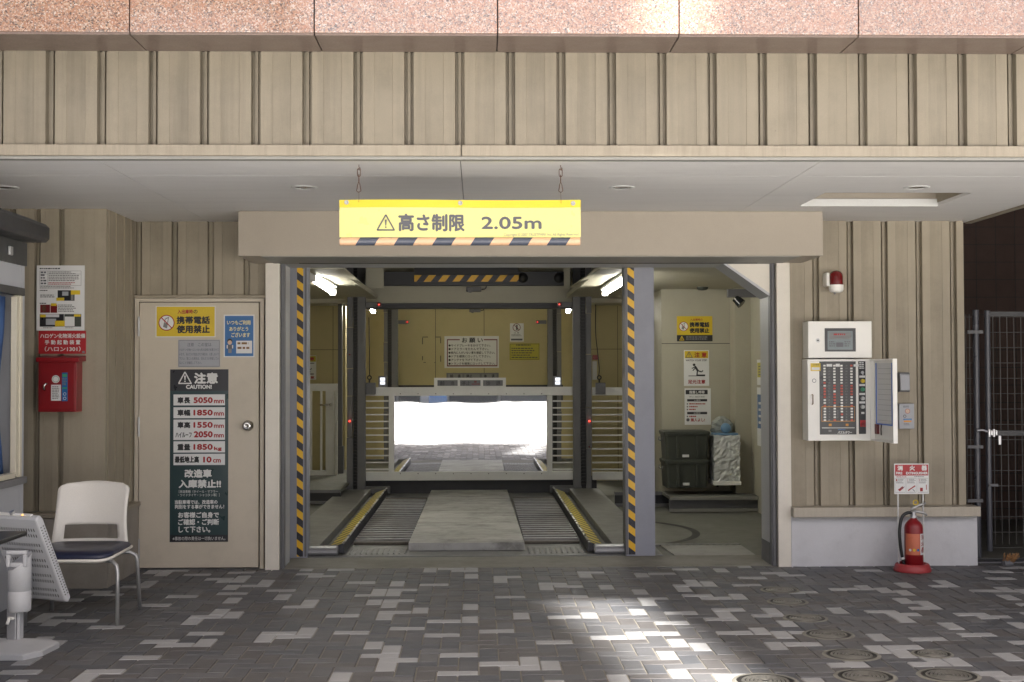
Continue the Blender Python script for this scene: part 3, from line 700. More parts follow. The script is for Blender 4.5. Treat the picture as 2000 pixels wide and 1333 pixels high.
s.scrib((78, 592, 94, 595), 1, 'black_ink'); s.rect((79, 595.5, 98, 611.5), 'red_dark', 'photo'); s.rect((83, 597, 90, 609), 'rust', 'photo', 1.5); s.rect((99, 595.5, 112, 611.5), 'red_dark', 'photo'); s.rect((100, 593, 111, 598), 'yellow_sign', 'callout', 2)
s.scrib((114, 595.5, 150, 611), 5)
s.rect((78, 614, 125, 638.5), 'panel_black', 'photo'); s.rect((79, 614.5, 116, 620), 'concrete', 'photo', 1.5); s.rect((90, 623, 110, 635), 'paper_gray', 'photo', 1.5)
s.rect((126, 614, 159, 638.5), 'olive_plastic', 'photo'); s.rect((127, 619, 146, 637.5), 'sign_white', 'photo', 1.5); s.rect((108, 627, 127, 638), 'yellow_sign', 'callout', 2); s.rect((145, 614.5, 158, 619), 'yellow_sign', 'callout', 2); s.rect((79, 615, 90, 620), 'yellow_sign', 'callout', 2)
s.scrib((85, 640, 108, 642.5), 1); s.scrib((128, 640, 148, 642.5), 1); s.done()
s = Sign('halon_sign', 'red halon fire system sign in white lettering above the red cabinet', 'sign', (76, 646.5, 168, 691.5), YL, 'red_sign', .004)
s.text('ハロゲン化物消火設備', (79, 652, 167, 661), 'white_ink'); s.text('手 動 起 動 装 置', (88, 664.5, 157.5, 673.5), 'white_ink'); s.text('（ハロン1301）', (88, 677, 158, 687), 'white_ink'); s.rect((161, 686, 166, 690), 'faint_ink', 'sticker'); s.done()
# red cabinet
yb = LB-.13
b0 = rectY((75, 703, 149, 805), yb)
t = thing('halon_cabinet', 'red metal start cabinet with a small hood on the ribbed left wall', 'cabinet', ((b0[0]+b0[1])/2, LB, b0[2]))
MB().box(b0[0], b0[1], yb, LB, b0[2], b0[3]).build('body', 'red_paint', t, .004)
rf = rectY((67, 699, 157, 707), yb-.03)
MB().prism_x([(yb-.03, rf[2]), (LB, rf[2]+.004), (LB, rf[3]+.015), (yb-.03, rf[3])], rf[0]+.01, rf[1]-.01).build('hood', 'red_paint', t, .003)
mb = MB(); d = rectY((79, 711, 146, 801), yb); mb.box(d[0], d[1], yb-.005, yb-.0005, d[2], d[3]).build('door', 'red_paint', t, .003)
s = Sign('', '', '', (79, 711, 146, 801), yb-.005, None, .0, root=t)
s.disc(109, 741, 7.5, 'sign_white', 'round_label', 1); s.disc(109, 741, 6, 'pale_green', 'round_label', 1.5, rin=5.2); s.rect((100, 752, 119, 783), 'sign_white', 'paper_label', 1); s.scrib((102, 755, 117, 781), 8, 'faint_ink')
s.rect((121, 728, 132, 784), 'blue_sign', 'blue_label', 1); s.rect((122, 731, 131, 737), 'pale_green', 'blue_label', 2); s.rect((122, 757, 131, 760), 'pale_green', 'blue_label', 2); s.disc(126.5, 770, 3, 'white_ink', 'blue_label', 2, rin=2.2); s.disc(126.5, 778.5, 3, 'white_ink', 'blue_label', 2, rin=2.2); s.scrib((122, 739, 131, 754), 5, 'faint_ink', 'blue_label'); s.done()
h = onY(88, 756, yb-.02)
MB().tube([(h.x-.006, yb-.006, h.z-.022), (h.x-.006, yb-.022, h.z-.016), (h.x-.004, yb-.026, h.z+.008), (h.x+.004, yb-.024, h.z+.02), (h.x+.012, yb-.008, h.z+.02)], .0065, 8).build('handle', 'chrome', t)

# ================================================================== BOOTH ON THE LEFT EDGE
XB = -2.664
t = thing('attendant_booth', 'pale attendant booth with a curtained window and dark canopy at the left edge', 'booth', (-3.5, 6.4, 0))
yc = onX(47, 800, XB).y
wz1, wz0 = onX(40, 578, XB).z, onX(36, 932, XB).z; wy1 = onX(41, 700, XB).y; wy0 = 5.2
MB().box(-4.5, XB, wy1, yc, .10, 2.2).box(-4.5, XB, 4.4, wy0, .10, 2.2).box(XB-.05, XB, wy0, wy1, .10, wz0).box(XB-.05, XB, wy0, wy1, wz1, 2.2).box(-4.5, -4.45, wy0, wy1, .1, 2.2).box(-4.45, XB-.05, wy0, wy1, 2.15, 2.2).build('wall', 'booth_white', t, .004)
MB().box(-4.48, XB-.02, 4.4, yc-.02, 0, .10).build('base', 'gray_steel', t)
wf = MB().box(XB-.03, XB+.008, wy1-.035, wy1, wz0, wz1).box(XB-.028, XB+.002, wy1-.065, wy1-.035, wz0, wz1).box(XB-.028, XB+.005, wy1-.09, wy1-.065, wz0+.01, wz1-.01).box(XB-.04, XB+.01, wy0, wy1-.11, wz0, wz0+.03).build('window_frame', 'frame_beige', t, .002)
MB().box(XB-.05, XB+.03, wy0, wy1+.03, wz0-.04, wz0-.001).build('window_sill', 'gray_steel', wf, .003)
MB().box(XB-.03, XB+.015, wy0, wy1+.02, wz1, wz1+.045).build('window_head', 'awning_gray', wf, .003)
mb = MB(); n = 60; v = []
for i in range(n+1):
    yy = wy0+(wy1-.095-wy0)*i/n; amp = .015*math.sin(i*1.25)
    for j in range(7):
        f = j/6; pinch = .10*math.exp(-((f-.45)/.3)**2)
        v.append((XB-.052+amp*(1+.4*math.sin(j)), yy-pinch*(i/n), wz0+.01+(wz1-wz0-.02)*f))
mb.add(v, [(i*7+j, i*7+7+j, i*7+8+j, i*7+1+j) for i in range(n) for j in range(6)], True); mb.build('curtain', 'curtain_blue', t, solid=.002)
ca = onX(97, 444, -2.52)
az1, az0 = ca.z+.012, onX(90, 474, -2.53).z
MB().prism_y([(XB, az0), (-2.535, az0), (-2.515, az0+.02), (-2.515, az1-.02), (-2.535, az1), (XB, az1+.05)], 4.4, 7.72).build('canopy', 'awning_gray', t, .003)
MB().box(XB-.001, XB+.012, 4.4, yc+.001, 2.06, az0-.001).build('canopy_panel', 'awning_gray', t)
mb = MB()
for yy in (7.05, 7.42): mb.box(XB+.0125, XB+.028, yy, yy+.05, 2.10, 2.15)
mb.build_split('canopy_clip', 'alu', t, .004)

# ================================================================== CHAIR, HEATER, TABLE
t = thing('chair', 'white plastic chair with a navy seat and grey tube legs', 'chair', (-2.31, 7.75, 0))
sz = .405
mb = MB(); NU, NV = 22, 22; v = []
yb0, yb1 = 7.97, 8.09
for j in range(NV+1):
    f = j/NV; z = .40+(.762-.40)*f
    hw = .232-.018*math.sin(f*math.pi)*.6-.012*f
    if f > .86: hw -= .05*((f-.86)/.14)**3
    if f < .06: hw -= .0
    for i in range(NU+1):
        u = i/NU*2-1
        v.append((-2.338+u*hw, yb0+.03-.055*(1-u*u)*0+(.055*u*u*-1)+.10*f*f, z+(.006*(1-u*u) if j == NV else 0)))
def hole(i, j):
    f = (j+.5)/NV; u = abs((i+.5)/NU*2-1); return .09 < f < .32 and u < .70+.10*(f-.09)
mb.add(v, [(j*(NU+1)+i, j*(NU+1)+i+1, (j+1)*(NU+1)+i+1, (j+1)*(NU+1)+i) for j in range(NV) for i in range(NU) if not hole(i, j)], True)
mb.build('backrest', 'chair_plastic', t, solid=.012, bevel=0)
def rrect(x0, x1, y0, y1, r, n=5, taper=0.):
    p = []
    for cx_, cy_, a0 in ((x1-r, y1-r, 0), (x0+r, y1-r, 90), (x0+r, y0+r, 180), (x1-r, y0+r, 270)):
        for i in range(n+1):
            a = math.radians(a0+90*i/n); p.append((cx_+r*math.cos(a), cy_+r*math.sin(a)))
    return p
def loft(mb, rings, sm=True):
    n = len(rings[0]); v = [p for r in rings for p in r]
    mb.add(v, [(j*n+i, j*n+(i+1) % n, (j+1)*n+(i+1) % n, (j+1)*n+i) for j in range(len(rings)-1) for i in range(n)]+[tuple(range(n)), tuple(range((len(rings)-1)*n, len(rings)*n))], sm)
def ring(ins, z, sag=0.): return [(x, y, z+.012-sag*max(0, (7.62-y)/.14)**2) for x, y in rrect(-2.57+ins, -2.075-ins, 7.475+ins, 8.0-ins, .09-ins*.5)]
mb = MB(); loft(mb, [ring(.03, .352, .02), ring(0.0, .372, .02), ring(0., .382, .02)]); mb.build('seat_shell', 'chair_plastic', t)
mb = MB(); loft(mb, [ring(.012, .381, .02), ring(.008, .392, .02), ring(.02, .405, .02), ring(.06, .411, .02), ring(.12, .410, .01)]); mb.build('seat_cushion', 'navy_vinyl', t)
for sx, fx in ((-1, -2.565), (1, -2.055)):
    xi = -2.352+sx*.19
    MB().tube([(xi-sx*.12, 7.60, .358), (xi, 7.58, .358), (fx-sx*.035, 7.545, .355), (fx-sx*.008, 7.525, .335), (fx, 7.52, .30), (fx+sx*.005, 7.50, .0)], .0115, 10).build('leg', 'alu', t)
    MB().tube([(xi-sx*.12, 7.90, .358), (xi, 7.91, .358), (fx-sx*.035, 7.93, .355), (fx-sx*.008, 7.945, .335), (fx, 7.95, .30), (fx+sx*.008, 7.985, .0)], .0115, 10).build('leg', 'alu', t)
# heater
hb = (-2.43, 6.98, 0)
t = thing('heater', 'white perforated far-infrared heater tilted on a column stand', 'heater', hb)
mb = MB()
bp = [(-2.80, 6.74), (-2.68, 6.60), (-2.27, 6.60), (-2.205, 6.70), (-2.185, 6.90), (-2.26, 6.99), (-2.72, 6.99)]
def sc(p, k, z): return [(-2.43+(x-(-2.43))*k, 6.88+(y-6.88)*k, z) for x, y in p]
rings = [sc(bp, 1, .001), sc(bp, 1, .026), sc(bp, .97, .031), sc(bp, .26, .052)]
for ra, rb in zip(rings[:-1], rings[1:]):
    for q in range(7): mb.quad(ra[q], ra[(q+1) % 7], rb[(q+1) % 7], rb[q])
mb.quad(*rings[-1]); mb.build('base', 'heater_white', t, .003)
MB().box(-2.445, -2.395, 6.86, 6.93, .05, .26).build('column', 'silver', t, .006)
MB().box(-2.394, -2.378, 6.865, 6.925, .05, .26).build('column_trim', 'heater_white', t, .003)
MB().tube([(-2.435, 6.855, .165), (-2.40, 6.845, .165)], .007, 8).tube([(-2.425, 6.845, .165), (-2.433, 6.835, .135)], .009, 8).build('height_clamp', 'off_white', t)
hcx, hcy = -2.385, 6.88
mb = MB(); n_ = 28; rr_ = [(.052, .196), (.058, .205), (.059, .298), (.0565, .300), (.0565, .304), (.059, .306), (.059, .415)]
mb.lathe((hcx, hcy, 0), [(.001, .196)]+rr_, n_)
top = [(hcx+.059*math.cos(2*math.pi*q/n_), hcy+.059*math.sin(2*math.pi*q/n_), .455-.045*math.sin(2*math.pi*q/n_+.9)*-1) for q in range(n_)]
low = [(hcx+.059*math.cos(2*math.pi*q/n_), hcy+.059*math.sin(2*math.pi*q/n_), .415) for q in range(n_)]
mb.add(low+top, [(q, (q+1) % n_, n_+(q+1) % n_, n_+q) for q in range(n_)]+[tuple(range(n_, 2*n_))], False); mb.build('motor_housing', 'heater_white', t)
mb = MB(); mb.box(-2.44, -2.335, 6.83, 6.86, .495, .515).box(-2.44, -2.42, 6.83, 6.86, .43, .494).box(-2.355, -2.335, 6.83, 6.86, .43, .494).box(-2.419, -2.356, 6.832, 6.858, .43, .452); mb.build('handle', 'heater_white', t, .005)
# panel: turned and leaning, back of the heater to the viewer
psi, tau = math.radians(27), math.radians(25); pcn = Vector((-2.395, 7.055, .448))
Rv = Vector((math.cos(psi), -math.sin(psi), 0)); Nv = Vector((math.sin(psi), math.cos(psi), 0)); Uv = Vector((0, 0, 1))*math.cos(tau)-Nv*math.sin(tau); Nv2 = Uv.cross(Rv)*-1
if Nv2.y < 0: Nv2 = -Nv2
def T(mb):
    mb.v = [pcn+Rv*p.x+Nv2*p.y+Uv*p.z for p in mb.v]; return mb
hw, hh = .175, .262
ph = T(MB().prism_x([(-.022, -hh+.02), (-.008, -hh), (.022, -hh+.012), (.026, hh-.03), (.016, hh), (-.016, hh), (-.022, hh-.012)], -hw, hw)).build('panel_housing', 'heater_white', t, .010)
mb = MB()
rows = [.190, .155, .098, .062, .004, -.032, -.090, -.126, -.180, -.214]
for k_, r_ in enumerate(rows):
    for i in range(17):
        x = -.150+i*.0175+(k_ % 2)*.003; mb.quad((x, -.0232, r_-.009), (x+.007, -.0232, r_-.009), (x+.007, -.0232, r_+.009), (x, -.0232, r_+.009))
for i in range(26):
    z = -.215+i*.0165
    for y in (-.014, .004): mb.quad((hw+.0012, y, z), (hw+.0012, y+.008, z), (hw+.0012, y+.008, z+.006), (hw+.0012, y, z+.006))
T(mb).build('vent_pattern', 'slot_dark', ph)
mb = MB().box(-.14, .13, -.012, .012, hh+.0005, hh+.008); T(mb).build('control_panel', 'off_white', t, .004)
T(MB().cyl((-.005, 0, hh+.008), (-.005, 0, hh+.022), .014)).build('knob', 'alu', t)
T(MB().cyl((.075, -.008, hh+.006), (.075, -.008, hh+.013), .0045)).build('pilot_lamp', 'orange_led', t)
MB().tube([(-2.42, 6.69, .014), (-2.45, 6.67, .03), (-2.55, 6.66, .055), (-2.68, 6.64, .05), (-2.85, 6.6, .02)], .006, 8).build('power_cord', 'black_plastic', t)
# black table, only its corner is in view
t = thing('table', 'black table corner jutting in at the left edge before the heater', 'table', (-2.5, 5.7, 0))
tc1 = onZ(55, 1037, .715)
MB().prism_z([(-3.0, 5.2), (tc1.x-.04, 5.2), (tc1.x-.01, 5.22), (tc1.x, 5.30), (tc1.x, tc1.y-.01), (tc1.x-.01, tc1.y), (-3.0, tc1.y)], .695, .715).build('table_top', 'black_plastic', t, .004)
MB().prism_x([(5.3, .69), (5.9, .69), (5.9, .66), (5.3, .60)], -2.38, -2.33).build('bracket', 'black_plastic', t)
MB().box(-2.40, -2.36, 5.55, 5.65, .05, .66).build('leg', 'black_plastic', t, .004)
MB().tube([(-2.38, 5.2, .05), (-2.38, 5.6, .055), (-2.36, 5.95, .05), (-2.345, 6.06, .03)], .022, 8).cyl((-2.345, 6.06, .03), (-2.31, 6.06, .03), .03).build('foot', 'black_plastic', t)

# ================================================================== RIGHT WALL THINGS
# control panel
YP = 9.44
t = thing('control_panel', 'white machine control panel with an open door and rows of numbered buttons', 'control panel', (2.62, YW, .9))
ub = rectY((1578, 628, 1703, 700), YP); lb_ = rectY((1577, 702, 1703.5, 861), YP)
MB().box(ub[0], ub[1], YP, YW-.001, ub[2]+.002, ub[3]).build('display_box', 'off_white', t, .004)
MB().box(lb_[0], lb_[1], YP, YW-.001, lb_[2], lb_[3]).build('button_box', 'off_white', t, .004)
s = Sign('', '', '', (0, 0, 1, 1), YP, None, .0, root=t)
s.rect((1610.5, 641.5, 1671.5, 687), 'panel_black', 'screen_bezel', 1); s.rect((1616, 647, 1665.5, 683.5), 'screen_lcd', 'screen', 2); s.rect((1619, 650, 1662, 663), 'faint_ink', 'screen_image', 3); s.scrib((1628, 652, 1652, 656.5), 1, 'red_ink', 'screen_image', 4, .7)
s.scrib((1619, 667, 1632, 679), 3, 'gray_ink', 'screen_image', 3); s.rect((1633, 669.5, 1647, 678), 'gray_ink', 'screen_image', 3); s.scrib((1649, 667, 1662, 679), 3, 'gray_ink', 'screen_image', 3)
s.disc(1597.5, 665.5, 4.5, 'alu', 'key_lock', 1); s.disc(1597.5, 665.5, 2, 'slot_dark', 'key_lock', 2)
s.disc(1590, 744, 4, 'gray_ink', 'key_lock', 1); s.disc(1590, 744, 3, 'off_white', 'key_lock', 2)
s.rect((1600, 706.5, 1672.5, 849), 'panel_black', 'button_plate', 1); s.rect((1676, 706, 1691.5, 848), 'panel_black', 'switch_plate', 1)
s.rect((1583, 710, 1602.5, 725), 'yellow_sign', 'yellow_sticker', 2); s.text('注意事項', (1587, 711.5, 1599, 714.5), bold=0, lvl=3, part='sticker_lettering'); s.rect((1585, 718, 1600.5, 723), 'sign_white', 'yellow_sticker', 3)
redc = {(6, 0), (8, 0), (9, 0), (10, 0), (11, 0), (14, 0), (7, 1), (8, 1), (10, 1), (11, 1), (12, 1), (13, 1), (19, 1), (7, 2), (8, 2), (9, 2), (10, 2), (17, 2), (0, 3), (7, 3), (8, 3), (9, 3), (10, 3), (14, 3), (19, 3)}
proto = {}
for r_ in range(20):
    for c_, px in enumerate((1610, 1629.3, 1643.2, 1662.5)):
        py = 714.6+r_*5.6; p = onY(px+r_*.05, py, YP); m = 'red_button' if (r_, c_) in redc else 'off_white'
        if m not in proto:
            o = MB().box(p.x-.0085, p.x+.0085, YP-.006, YP-.0013, p.z-.0062, p.z+.0062).build('push_button', m, t, .0015); proto[m] = (o, p)
        else:
            o0, p0 = proto[m]; o = o0.copy(); COL.objects.link(o); o.parent = t; o.location = (p.x-p0.x, 0, p.z-p0.z)
    for px in (1619.5, 1653): s.text(str(20-r_), (px-1.7, 713+r_*5.6, px+1.7, 716+r_*5.6), 'faint_ink', bold=0)
s.rect((1614, 711.5, 1625, 716.5), 'sign_white', 'tape_label', 3); s.rect((1632, 711, 1640, 716.5), 'sign_white', 'tape_label', 3); s.rect((1667, 712, 1677, 716.5), 'sign_white', 'tape_label', 3)
s.frame((1604.5, 794.5, 1669.5, 823.5), .8, 'orange_ink', 'orange_frame', 2)
s.rect((1618.5, 828, 1624, 832.5), 'orange_ink', 'orange_button', 3); s.rect((1651.5, 828, 1657, 832.5), 'orange_ink', 'orange_button', 3)
s.rect((1605, 835.5, 1669, 836.7), 'white_ink', 'rule', 2); s.rect((1618, 840, 1624, 844), 'faint_ink', 'rule', 2); s.text('パズルタワー', (1636, 842, 1664, 848), 'white_ink', bold=.04)
s.scrib((1636.5, 838.5, 1655, 840.5), 1, 'blue_sign', 'maker_line', 2, .9); s.scrib((1635.4, 802, 1637.4, 818), 6, 'faint_ink', 'rule', 2)
for py, m in ((744.5, 'yellow_sign'), (761, 'pale_green'), (778.5, 'alu'), (795, 'alu')):
    c = onY(1684.3, py, YP); MB().cyl((c.x, YP-.022, c.z), (c.x, YP-.0014, c.z), .0135, .0145, 18).build('round_button', m, t); s.rect((1678, py-10.5, 1689.5, py-6.5), 'sign_white', 'switch_label', 2)
c = onY(1684, 728, YP); MB().cyl((c.x, YP-.012, c.z), (c.x, YP-.0014, c.z), .010).box(c.x-.0025, c.x+.0025, YP-.022, YP-.012, c.z-.02, c.z+.012).build('selector_key', 'silver', t)
s.scrib((1678, 708, 1690, 722), 4, 'white_ink', 'switch_label', 2); s.rect((1682, 805, 1688, 809), 'sign_white', 'switch_label', 2); s.rect((1680, 821, 1691, 834), 'red_sign', 'stop_plate', 2)
c = onY(1685.5, 829, YP); MB().cyl((c.x, YP-.03, c.z), (c.x, YP-.004, c.z), .012).build('stop_button', 'red_paint', t)
s.done()
hp = rectY((1586, 771, 1587, 790), YP); MB().tube([(hp[0], YP, hp[3]), (hp[0], YP-.025, hp[3]-.003), (hp[0], YP-.025, hp[2]+.003), (hp[0], YP, hp[2])], .004, 8).build('pull_handle', 'brown_ink', t)
# open door: swings about its right edge towards the viewer
hx = lb_[1]+.004; dlen = .435; ang = math.radians(86); dv = Vector((math.cos(ang), -math.sin(ang), 0)); nrm = Vector((-math.sin(ang), -math.cos(ang), 0))   # nrm: side with the list
z0, z1 = lb_[2]+.002, lb_[3]-.002
def DP(a, d, z): p = Vector((hx, YP-.001, 0))+dv*a+nrm*d; return (p.x, p.y, z)
def dbox(mb, a0, a1, d0, d1, za, zb):
    return mb.add([DP(a, d, z) for a in (a0, a1) for d in (d0, d1) for z in (za, zb)], [(0, 1, 3, 2), (4, 6, 7, 5), (0, 4, 5, 1), (2, 3, 7, 6), (0, 2, 6, 4), (1, 5, 7, 3)])
mb = MB(); dbox(mb, 0, dlen, -.014, -.012, z0, z1); dbox(mb, 0, .012, -.0118, .018, z0, z1); dbox(mb, dlen-.012, dlen, -.0118, .018, z0, z1); dbox(mb, .0122, dlen-.0122, -.0118, .018, z0, z0+.012); dbox(mb, .0122, dlen-.0122, -.0118, .018, z1-.012, z1)
dr = mb.build('panel_door', 'off_white', t, .001)
mb = MB(); dbox(mb, .016, dlen-.016, -.0115, -.0105, z0+.016, z1-.016); mb.build('door_lining', 'off_white', dr)
mb = MB(); dbox(mb, .06, dlen-.06, -.010, -.009, z0+.13, z1-.03); mb.build('user_list', 'sign_white', dr)
mb = MB()
for i in range(11): dbox(mb, .09, dlen-.10, -.0088, -.0086, z0+.15+i*.037, z0+.1515+i*.037)
mb.build('list_rule', 'faint_ink', dr)
M('sleeve_blue', (.08, .22, .70), .4)
mb = MB(); dbox(mb, .055, .062, -.0088, -.004, z0+.12, z1-.028); dbox(mb, dlen-.085, dlen-.06, -.0088, -.004, z0+.12, z1-.028); dbox(mb, .062, dlen-.06, -.0085, -.0045, z0+.118, z0+.128); mb.build('file_sleeve', 'sleeve_blue', dr)
mb = MB(); dbox(mb, .05, .10, -.009, .004, z0+.05, z0+.12); mb.build('red_tag', 'red_dark', dr)
mb = MB(); mb.tube([DP(.15, -.008, z0+.12), DP(.16, .0, z0+.09), DP(.165, .0, z0+.045)], .004, 6); mb.build('key_strap', 'black_plastic', dr)
# beacon light
bc = onY(1633, 545, 9.50)
t = thing('warning_beacon', 'red dome warning light on the ribbed right wall', 'beacon', (bc.x, YW, bc.z-.07))
MB().box(bc.x-.073, bc.x-.05, 9.49, YW-.001, bc.z-.055, bc.z+.045).box(bc.x-.05, bc.x+.02, 9.56, YW-.001, bc.z-.05, bc.z+.04).build('bracket', 'off_white', t, .004)
MB().lathe((bc.x, 9.50, bc.z), [(.051, -.045), (.051, .015), (.047, .036), (.034, .052), (.016, .060), (.001, .061)], 24).build('dome', 'red_lens', t)
MB().lathe((bc.x, 9.50, bc.z), [(.053, -.045), (.053, -.078), (.045, -.095), (.030, -.102), (.001, -.103)], 24).build('base', 'off_white', t)
MB().cyl((bc.x-.01, 9.5, bc.z-.115), (bc.x-.01, 9.5, bc.z-.10), .008).build('cable_gland', 'gray_steel', t)
# small grey box and intercom
g = rectY((1756, 728, 1778, 766), 9.545)
t = thing('switch_cover', 'small grey covered box above the pale button box', 'switch box', ((g[0]+g[1])/2, YW, g[2]))
MB().box(g[0], g[1], 9.55, YW-.001, g[2], g[3]).build('box', 'gray_steel', t, .006)
MB().prism_x([(9.548, g[2]+.012), (9.548, g[3]-.008), (9.535, g[3]-.02), (9.53, g[2]+.012)], g[0]+.006, g[1]-.008).build('lid', 'paper_gray', t, .003)
g = rectY((1756, 789, 1786, 838), 9.54)
t = thing('emergency_button_box', 'pale steel box with a pink round button and orange sticker', 'button box', ((g[0]+g[1])/2, YW, g[2]))
MB().box(g[0], g[1], 9.54, YW-.001, g[2], g[3]).build('box', 'paper_gray', t, .003)
s = Sign('', '', '', (0, 0, 1, 1), 9.54, None, .0, root=t)
s.scrib((1764, 793, 1776, 797), 2, 'gray_ink'); s.disc(1772.5, 803.5, 4.8, 'red_sign', 'call_button', 1); s.disc(1772.5, 803.5, 4.1, 'skin_ink', 'call_button', 2); s.disc(1767, 813.5, 3.2, 'gray_ink', 'key_lock', 1, rin=2)
s.rect((1764, 818, 1781, 821), 'blue_sign', 'sticker', 1); s.rect((1765, 822, 1780, 825), 'orange_ink', 'sticker', 1); s.scrib((1765, 827, 1778, 832), 2, 'faint_ink'); s.done()
# fire extinguisher stand
YE = 9.30
ce = onY(1782, 1105, YE); EX = ce.x
t = thing('extinguisher_stand', 'red base stand with two poles and a fire extinguisher sign', 'stand', (EX, YE, 0))
MB().lathe((EX, YE, 0), [(.128, .001), (.132, .012), (.118, .05), (.108, .058), (.098, .055), (.092, .03), (.001, .028)], 32).build('base', 'red_base', t)
sb = rectY((1746, 906, 1814, 965), YE+.04)
for px in (1755, 1804):
    x = onY(px, 1000, YE+.04).x; MB().cyl((x, YE+.05, .03), (x, YE+.05, sb[2]+.1), .006, n=10).build('pole', 'white_paint', t)
s = Sign('', '', '', (1746, 906, 1814, 965), YE+.04, 'sign_white', .004, board='sign_board', root=t, bevel=.001)
s.rect((1747.5, 908, 1812.5, 929), 'red_sign', 'red_field', 1)
s.text('消', (1752, 909.5, 1763, 919.5), 'white_ink', bold=.05); s.text('火', (1775.5, 909.5, 1786.5, 919.5), 'white_ink', bold=.05); s.text('器', (1799, 909.5, 1810, 919.5), 'white_ink', bold=.05)
s.text('FIRE', (1749.5, 922, 1762, 927), 'white_ink', bold=.06); s.text('EXTINGUISHER', (1769, 922, 1811.5, 927), 'white_ink', bold=.06)
s.text('使用方法', (1750, 930, 1770, 933), 'red_ink', bold=0); s.scrib((1785, 930.5, 1808, 933), 1, 'faint_ink')
for i, x in enumerate((1748, 1769.5, 1792)):
    s.frame((x, 934, x+20, 962), .5, 'faint_ink', 'panel_border'); s.text(str(i+1), (x+1.5, 936, x+4, 940), 'red_ink', bold=0); s.scrib((x+5.5, 936, x+18.5, 940), 2, 'faint_ink'); s.scrib((x+2, 941, x+18, 945), 2, 'faint_ink')
s.poly([(1753, 957), (1762, 950), (1765, 953), (1757, 960)], 'red_ink'); s.line((1758, 955), (1766, 951), 1.2, 'gray_ink', lvl=2.3); s.line((1773, 958.5), (1787, 949), 2.2, 'red_ink'); s.line((1782, 956), (1786, 960), 1.2, 'gray_ink'); s.rect((1796.5, 953, 1802, 960), 'red_ink', 'pictogram'); s.rect((1808, 947, 1809.5, 957), 'red_ink', 'pictogram')
s.done()
t = thing('fire_extinguisher', 'red fire extinguisher with black hose standing in the red base', 'extinguisher', (EX+.008, YE-.01, .03))
ex, ey = EX+.008, YE-.01; R_ = .0655
zt_ = onY(1785, 1031, YE).z
MB().lathe((ex, ey, 0), [(.001, .031), (R_-.01, .031), (R_, .04), (R_, zt_), (R_*.94, zt_+.02), (R_*.72, zt_+.042), (R_*.42, zt_+.06), (.022, zt_+.068), (.022, zt_+.078)], 32).build('cylinder', 'red_paint', t)
zv = zt_+.078
MB().cyl((ex, ey, zv-.006), (ex, ey, zv+.012), .025).cyl((ex, ey, zv+.012), (ex, ey, zv+.035), .016).build('valve', 'silver', t)
MB().tube([(ex-.005, ey, zv+.04), (ex+.03, ey-.01, zv+.037), (ex+.07, ey-.012, zv+.03), (ex+.095, ey-.012, zv+.012)], [.010, .010, .009, .007], 8).build('carry_handle', 'alu', t)
MB().tube([(ex-.02, ey, zv+.035), (ex-.01, ey, zv+.06), (ex+.04, ey-.01, zv+.085), (ex+.085, ey-.012, zv+.10)], [.007, .009, .010, .007], 8).build('lever', 'alu', t)
mb = MB(); mb.tube([(ex+.015+.017*math.cos(a), ey-.005, zv+.103+.017*math.sin(a)) for a in [i*math.pi/8 for i in range(16)]], .004, 6, closed=True); mb.build('safety_pin', 'yellow_sign', t)
hz = [(ex-.015, ey, zv+.028), (ex-.045, ey-.005, zv+.030), (ex-.085, ey-.01, zv+.0), (ex-.104, ey-.01, zv-.09), (ex-.100, ey-.008, zv-.19), (ex-.088, ey-.006, zv-.27), (ex-.075, ey-.005, zv-.33)]
def smooth(p, n=6):
    P = [Vector(q) for q in p]; out = []
    for i in range(len(P)-1):
        a, b, c, d = P[max(i-1, 0)], P[i], P[i+1], P[min(i+2, len(P)-1)]
        for k in range(n):
            u = k/n; out.append(.5*((2*b)+(c-a)*u+(2*a-5*b+4*c-d)*u*u+(3*b-a-3*c+d)*u**3))
    return out+[P[-1]]
MB().tube(smooth(hz), .0115, 10).build('hose', 'black_plastic', t)
MB().cyl((ex-.0765, ey-.005, zv-.322), (ex-.060, ey-.004, zv-.385), .011, .014, 12).build('nozzle', 'black_plastic', t)
MB().cyl((ex-.0845, ey-.006, zv-.285), (ex-.0800, ey-.0055, zv-.30), .0135).build('hose_ring', 'white_paint', t)
def cylpatch(mb, a0, a1, z0, z1, rr, n=12):
    v = []
    for i in range(n+1):
        a = math.radians(a0+(a1-a0)*i/n); v += [(ex+rr*math.sin(a), ey-rr*math.cos(a), z0), (ex+rr*math.sin(a), ey-rr*math.cos(a), z1)]
    mb.add(v, [(2*i, 2*i+2, 2*i+3, 2*i+1) for i in range(n)], True); return mb
lz1, lz0 = onY(1785, 1041, YE).z, onY(1785, 1082, YE).z
cylpatch(MB(), -75, 22, lz0, lz1, R_+.0006).build('label', 'label_orange', t)
mb = cylpatch(MB(), 24, 80, lz0, lz1, R_+.0006); mb.build('white_label', 'sign_white', t)
mb = MB(); put_text(mb, '消', 30, 70, lz0+(lz1-lz0)*.70, lz1-.008, 0, .05); put_text(mb, '火', 30, 70, lz0+(lz1-lz0)*.40, lz0+(lz1-lz0)*.66, 0, .05); put_text(mb, '器', 30, 70, lz0+(lz1-lz0)*.10, lz0+(lz1-lz0)*.36, 0, .05)
mb.v = [Vector((ex+(R_+.0014)*math.sin(math.radians(p.x)), ey-(R_+.0014)*math.cos(math.radians(p.x)), p.z)) for p in mb.v]; mb.build('lettering', 'red_ink', t)
